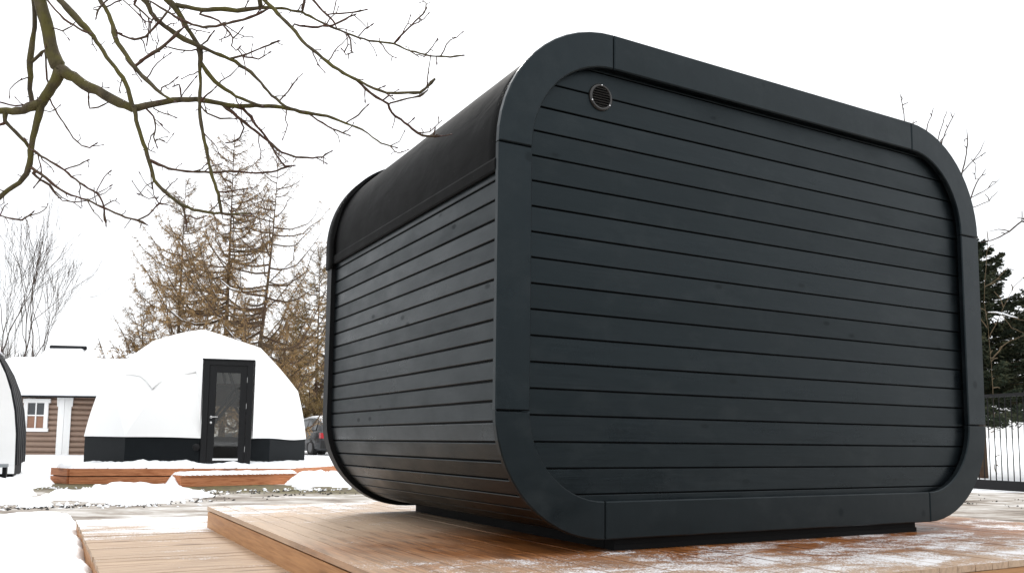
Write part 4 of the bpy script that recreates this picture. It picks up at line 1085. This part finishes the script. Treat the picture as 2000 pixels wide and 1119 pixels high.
# overhanging tree of the foreground, limbs surveyed one by one
ft = thing('overhanging_tree', 'mossy bare tree hanging its knotty branches into the upper left', 'tree')
LIM = [
 [(-520,-420,90),(-300,-360,70),(-120,-260,52),(20,-140,36),(62,-60,27),(78,0,24),(90,45,24),(98,85,26),(110,122,27),(118,138,28)],
 [(116,134,26),(135,147,22),(152,157,20),(175,172,20),(205,186,19),(235,202,18),(258,212,15),(285,207,14),(320,200,12),(355,195,11),(395,196,10),(430,202,10),(462,208,9),(500,206,8),(550,210,7),(599,221,7),(639,227,6),(675,241,4),(707,253,3.4),(719,261,3),(744,280,3),(772,288,3)],
 [(118,138,25),(108,160,20),(95,180,19),(82,200,18),(78,215,14),(72,240,12),(64,270,11),(60,295,11),(58,320,11),(52,340,10),(38,357,10),(15,372,9),(0,385,9),(-30,410,8)],
 [(82,201,18),(65,208,18),(45,216,16),(25,218,14),(0,217,14),(-40,214,13)],
 [(10,222,11),(10,237,8),(30,258,7),(50,278,7),(58,292,6)], [(10,240,6),(0,244,5),(-15,252,4)],
 [(62,-60,14),(64,-20,10),(66,0,9),(68,30,9),(66,65,9),(62,95,11),(58,120,12),(60,150,10),(58,175,9),(62,195,9),(64,206,9)],
 [(60,122,8),(75,110,6),(90,97,5)], [(88,100,4),(90,130,4),(92,155,4),(96,166,3)],
 [(98,195,3.4),(112,222,3.4),(130,250,3.2),(143,270,3),(160,285,2.8),(175,289,2.8),(186,282,3)],
 [(-10,198,3),(0,200,3),(30,207,3.4),(48,205,3),(58,200,4)],
 [(66,295,7),(80,305,4.6),(125,332,4.4),(155,357,4),(190,378,4.4),(200,395,3.4),(204,412,4),(205,430,5),(207,438,4)],
 [(125,332,2.8),(155,322,2.6),(170,314,3.4)], [(190,370,2.2),(200,352,2),(209,340,2),(214,336,3)], [(195,375,2),(215,364,1.6)], [(74,302,3),(80,325,2.6),(82,345,3),(68,364,3.6)],
 [(62,328,7),(80,340,5.5),(100,357,5.5),(117,370,4.6),(140,382,4),(170,390,4),(200,405,4.4),(225,416,4.2),(245,425,4.2),(268,430,4.6),(285,438,6)],
 [(268,430,3),(290,420,2.8),(303,405,2.8),(311,398,4),(333,402,2)], [(311,398,2.4),(300,380,2.2),(297,360,2.8),(300,350,4)], [(311,385,2),(290,388,2),(272,380,3)],
 [(64,338,5.5),(80,352,5),(97,362,5),(108,378,3.4),(122,392,2.4),(145,395,2.2),(167,392,2)],
 [(-20,415,3),(0,421,3),(20,427,3.2),(43,430,3.2),(55,422,3),(63,416,3)],
 [(95,-60,16),(105,-20,12),(115,0,11),(130,15,13),(145,30,14),(158,47,13),(170,57,12),(183,72,8.5),(195,90,8),(208,112,8),(225,132,8),(240,152,9),(250,175,9),(255,195,9),(262,212,10),(266,235,8.4),(272,255,8),(280,281,8),(290,312,8),(301,352,7.4),(315,368,7),(330,382,6.6),(356,401,6),(377,410,5.4),(418,417,4.8),(450,418,4.2),(489,417,3.6)],
 [(290,312,6.4),(310,322,6.4),(330,330,5.4),(365,335,4.6),(410,337,4.4),(450,335,4.4),(500,338,4.2),(530,336,4),(571,324,3.6)], [(380,335,3),(395,330,2.4),(402,322,2.4)],
 [(85,-30,5),(92,0,3.8),(108,20,3.8),(125,38,4.2),(145,50,4.2),(160,60,4.4),(175,65,5)], [(105,55,2.4),(122,61,2.8),(140,52,2.2),(150,40,1.8)], [(122,61,2),(133,75,1.5)],
 [(180,-50,13),(188,-20,11),(195,0,10),(205,15,8.4),(213,30,8),(220,50,9),(222,65,10),(230,85,10),(245,105,9),(258,125,10),(270,140,9),(285,155,9),(305,175,8),(320,187,5.4),(340,198,5)],
 [(266,128,7),(275,120,7),(290,110,7),(318,92,6.4),(340,72,6),(358,55,5)],
 [(224,62,4.4),(240,70,4.4),(262,78,4.4),(285,72,4.2),(305,50,4),(318,35,4.4),(330,20,4)],
 [(255,-60,13),(268,-20,11),(280,0,10),(288,8,10),(295,25,9),(305,38,9),(322,52,9),(340,64,10),(360,78,11),(388,90,9),(410,100,7.4),(440,112,7.2),(460,120,7),(490,141,6.4),(510,162,5.6),(530,187,5.2),(559,209,5),(590,218,4.4)],
 [(310,-60,16),(318,-20,13),(325,0,12),(335,8,13),(345,20,12),(355,35,9.4),(362,50,9),(372,65,8.4),(382,80,8.4),(390,95,11),(392,115,10),(390,140,6.6),(392,165,6.4),(390,195,6.6),(390,215,6.4),(393,245,6.4),(398,270,7),(403,290,7),(408,320,6.4),(413,340,6.2),(420,360,6.2),(427,380,6.2),(430,400,6.2),(433,418,7)],
 [(393,122,7),(405,142,9),(420,160,8.4),(440,175,7.4),(460,188,6.4),(486,199,5.4),(510,207,5)],
 [(435,204,7),(455,220,7),(468,232,6.2),(490,250,5.4),(522,274,5),(550,298,4.6),(579,307,4.2),(611,309,3.8),(630,307,3.4),(645,297,4)], [(618,309,2.4),(635,318,2)],
 [(452,206,6),(475,213,6.4),(490,228,5.6),(500,245,5),(515,262,4.4),(530,285,4.2),(545,310,3.8),(557,325,4),(571,324,3)], [(468,232,3.4),(476,250,3.4),(468,270,3.4),(455,277,2.8),(446,279,3.4)],
 [(345,10,9.4),(365,14,9.4),(395,20,9.2),(430,18,9.2),(475,20,9),(510,16,6.4),(550,17,5.6),(590,24,5),(605,32,4.6),(630,45,4.4),(665,60,4.4),(690,70,4.2),(720,80,4),(770,86,4),(800,100,3.6),(840,110,3.2),(870,111,3.2),(902,109,4)],
 [(770,85,3.2),(785,68,3.2),(805,48,3),(826,28,3),(831,20,4)], [(677,66,3.2),(685,80,3.2),(687,103,2.8),(675,107,2.2),(669,98,2.8)], [(700,72,2.4),(712,58,2.2),(725,50,3)], [(852,110,2),(853,122,2.4)],
 [(500,-40,9),(515,0,6.6),(535,18,8),(550,35,7.2),(570,55,7),(590,80,6.4),(620,105,6.4),(650,130,7),(680,148,6),(705,160,5.2),(730,173,5),(755,182,5),(785,182,5.2),(820,181,5.2),(835,170,6),(850,154,7)],
 [(678,147,4.6),(700,160,5),(713,173,5.4),(735,190,4.6),(758,203,5),(765,220,4.4),(790,240,5),(805,252,5),(825,265,5),(845,266,5),(860,266,5)], [(762,202,3.2),(795,193,3.2),(820,188,4),(831,180,5)], [(713,173,2.4),(713,196,2.2)], [(795,243,2),(806,234,3)], [(846,266,3),(849,255,3.6)], [(735,176,3),(748,170,2)], [(755,183,2.4),(766,192,3)],
 [(285,0,3.4),(302,8,3.8),(325,22,4.4),(350,38,5),(377,49,5.2),(397,54,5.2),(433,49,4.8),(476,39,4.8),(500,30,5.2),(520,20,5.2)],
 [(390,28,4),(410,34,3.6),(427,41,3.6),(437,51,3.2),(455,75,3.2),(452,90,2.6),(461,99,2.6),(467,94,3)], [(455,75,2.4),(465,66,2.2),(472,57,2.6)],
 [(600,-20,4.4),(611,0,4.2),(630,22,4.2),(650,40,4.2),(656,52,3.2)], [(640,29,2.6),(665,27,2.8),(690,25,3),(713,20,4.4)], [(575,48,3.4),(610,54,4),(650,50,3.8),(675,38,4),(691,30,5)], [(650,28,2),(657,0,2.4),(660,-20,2.4)],
 [(450,115,4.2),(485,105,3.2),(515,92,3),(542,82,3.4)], [(480,112,3.4),(505,116,2.6),(525,104,2.2)],
 [(545,198,3.2),(562,180,2.8),(578,158,3.4)], [(675,241,3.2),(700,225,2.8),(717,207,3.4)], [(600,221,4.4),(620,235,3.4),(650,252,3.2),(680,264,3.6)], [(530,190,2.6),(552,188,2.4)],
 [(390,200,5),(405,185,4),(420,172,3)], [(430,160,3),(450,148,2.6),(466,131,2.4)], [(392,90,3),(405,80,3),(416,64,3.2)], [(393,208,3.2),(405,222,3.4),(430,232,3),(458,232,3)],
 [(390,96,3),(372,100,2.4),(350,98,2.6),(325,92,3)], [(285,212,4),(300,228,4),(304,250,3.4),(300,268,3.2),(306,285,3)], [(306,272,2.2),(316,274,2)], [(300,232,2),(314,242,1.6)], [(300,212,2.6),(320,222,2.4),(341,229,3)],
 [(268,-10,6),(262,10,5),(290,35,3.4),(291,60,3),(287,85,3.4)], [(174,170,4.4),(173,185,4),(173,198,4.4)], [(175,212,3),(192,210,3),(214,199,2.4)],
 [(433,418,3.4),(455,421,2.8),(456,440,2.4)], [(428,375,3),(465,371,2.8),(488,368,3)], [(356,402,3.4),(362,425,3.6),(364,440,4)], [(362,420,3),(385,428,3),(399,423,2.6)],
 [(350,165,3),(342,168,2.6)], [(355,188,2.6),(366,172,2.4),(382,152,2.4)], [(316,172,3),(330,165,2.6),(344,154,3)],
 [(225,5,3),(240,0,3),(260,18,2.6),(276,35,2.6),(292,44,2.4)], [(240,-12,3),(225,-10,3),(205,5,3.4),(192,20,3.4),(188,34,4)]]
bough(LIM, 4.0, ft, None, ('moss', 'twig'), 51, True, lambda u, v: .2*math.sin(u/150)+.15*math.sin(v/90), 'bud')
tb0 = at(-520, -420, 4.0+.2*math.sin(-520/150)+.15*math.sin(-420/90)); tbz = np.array([tb0[0]-.25, tb0[1]+.1, ZG-.05])
MB().tube([tbz, tbz*.7+tb0*.3+np.array([.05,0,0]), tbz*.35+tb0*.65+np.array([-.06,.03,0]), tb0, tb0+np.array([-.15,.2,1.2])], [.27,.22,.19,.165,.12], 12).build('trunk', M['moss'], ft, True)

# ------------------------------------------------------------------ far building
fbg = thing('far_house', 'pale far house with snowy roof between cabin and larches', 'house')
q0, q1 = at(172, 712, 75), at(250, 712, 75); fd2 = q1-q0; fd2[2] = 0; fl2 = np.linalg.norm(fd2); fd2 /= fl2; fn2 = np.array([fd2[1], -fd2[0], 0])
HM = lambda x, y, z: q0+fd2*x+fn2*y+np.array([0, 0, z])
fixn(MB().box((0, -5, -8), (fl2, 0, 0.6), HM).build('wall', M['farwall'], fbg))
fixn(MB().rings([[HM(x, .4, .55), HM(x, .4, .75), HM(x, -2.5, 1.7), HM(x, -5.4, .75), HM(x, -5.4, .55)] for x in (-.4, fl2+.4)]).build('roof', M['snow'], fbg))
for i in range(3):
    fixn(MB().box((.6+i*1.1, .002, -.9), (1.2+i*1.1, .05, -.05), HM).build('window', M['greyboard'], fbg))

# ------------------------------------------------------------------ snow
snow_patch('snow_heap', wpoly([(-160,1024),(0,1019),(80,1016),(148,1015),(156,1030),(160,1050),(172,1075),(176,1119),(186,1330),(-160,1330)], -.34), ZG, .115, .14, .02, 'thick trodden snow at the lower left beside the low platform', .45, 2.6, 61, .09)
snow_patch('snow_bank', wpoly([(-160,986),(0,984),(60,990),(130,977),(180,985),(260,987),(330,981),(385,971),(372,962),(330,956),(290,951),(245,953),(210,956),(178,954),(165,962),(120,968),(60,977),(20,968),(-160,972)], ZG), ZG, .085, .22, .025, 'ridge of shovelled snow along the road before the terrace', .8, 1.9, 62, .42)
snow_patch('snow_cover', wpoly([(-260,972),(20,966),(60,958),(95,948),(103,935),(104,915),(90,903),(-260,903)], ZG), ZG, .20, .35, .05, 'deep snow between the arched cabin and the terrace', .35, .9, 63, .2)
snow_patch('snow_heap', wpoly([(566,948),(590,955),(625,949),(650,952),(700,952),(700,938),(650,931),(606,931),(585,940)], ZG), ZG, .17, .3, .04, 'snow heap at the right end of the plank step', .7, 3.0, 64, .2)
snow_patch('snow_heap', wpoly([(318,953),(352,953),(358,938),(338,938)], ZG), ZG, .2, .2, .03, 'small snow heap at the left end of the plank step', .3, 2, 65, .06)
snow_patch('terrace_snow', [TP[0]+FH*.02+RH*.03, TP[1]+FH*.0, TP[2]+FH*.0, TP[3]+FH*.0, TP[4], TP[5]], ZT-.009, .095, .10, .03, 'uneven white snow lying on the terrace round the dome', .8, 3.0, 66, .02, 1.05)
snow_patch('step_snow', [SM(.02, .02, 0), SM(sln-.02, .02, 0), SM(sln-.02, -.33, 0), SM(.02, -.33, 0)], sa[2]+.194, .05, .07, .02, 'thin snow on the tread of the plank step', .6, 3, 67, .015, 1.05)

# ------------------------------------------------------------------ crumbs of snow and dirt along the road edges
def crumbs(name, label, cat, pts, smin, smax, mat, seed):
    r = np.random.default_rng(seed); b = MB()
    for p in pts:
        s_ = r.uniform(smin, smax); q = r.normal(size=(6, 3))*.25+np.array([[1,0,0],[-1,0,0],[0,1,0],[0,-1,0],[0,0,.8],[0,0,-.5]])
        b.add([p+s_*k for k in q], [(0,2,4),(2,1,4),(1,3,4),(3,0,4),(2,0,5),(1,2,5),(3,1,5),(0,3,5)])
    return tag(b.build(name, mat, None, False), label, cat, kind='stuff')
r_ = np.random.default_rng(77)
def band(pl_, n, sp):
    out = []
    for _ in range(n):
        i = r_.integers(len(pl_)-1); f = r_.random(); u = pl_[i][0]*(1-f)+pl_[i+1][0]*f; v = pl_[i][1]*(1-f)+pl_[i+1][1]*f
        p = atz(u, v, ZG+.008); out.append(p+np.array([r_.normal()*sp, r_.normal()*sp, 0]))
    return out
crumbs('dirt_clods', 'dark clods of dirt along the snow bank at the road edge', 'dirt',
       band([(-20,996),(60,992),(110,990),(180,986)], 90, .13)+band([(200,988),(300,984),(400,976),(560,968),(660,962)], 70, .22)+band([(370,966),(470,962),(560,958),(650,958)], 90, .25)+band([(1860,985),(1940,975),(2000,990)], 40, .5), .006, .024, M['added_dark_ground'], 78)
crumbs('snow_crumbs', 'loose crumbs of snow scattered around the bank and heaps', 'snow',
       band([(0,990),(100,985),(200,988),(300,985),(390,975)], 150, .2)+band([(340,956),(420,962),(560,955),(600,956)], 70, .18)+band([(560,953),(600,958),(690,955)], 60, .15)+band([(100,952),(180,955),(330,956)], 60, .2), .010, .032, M['snow'], 79)
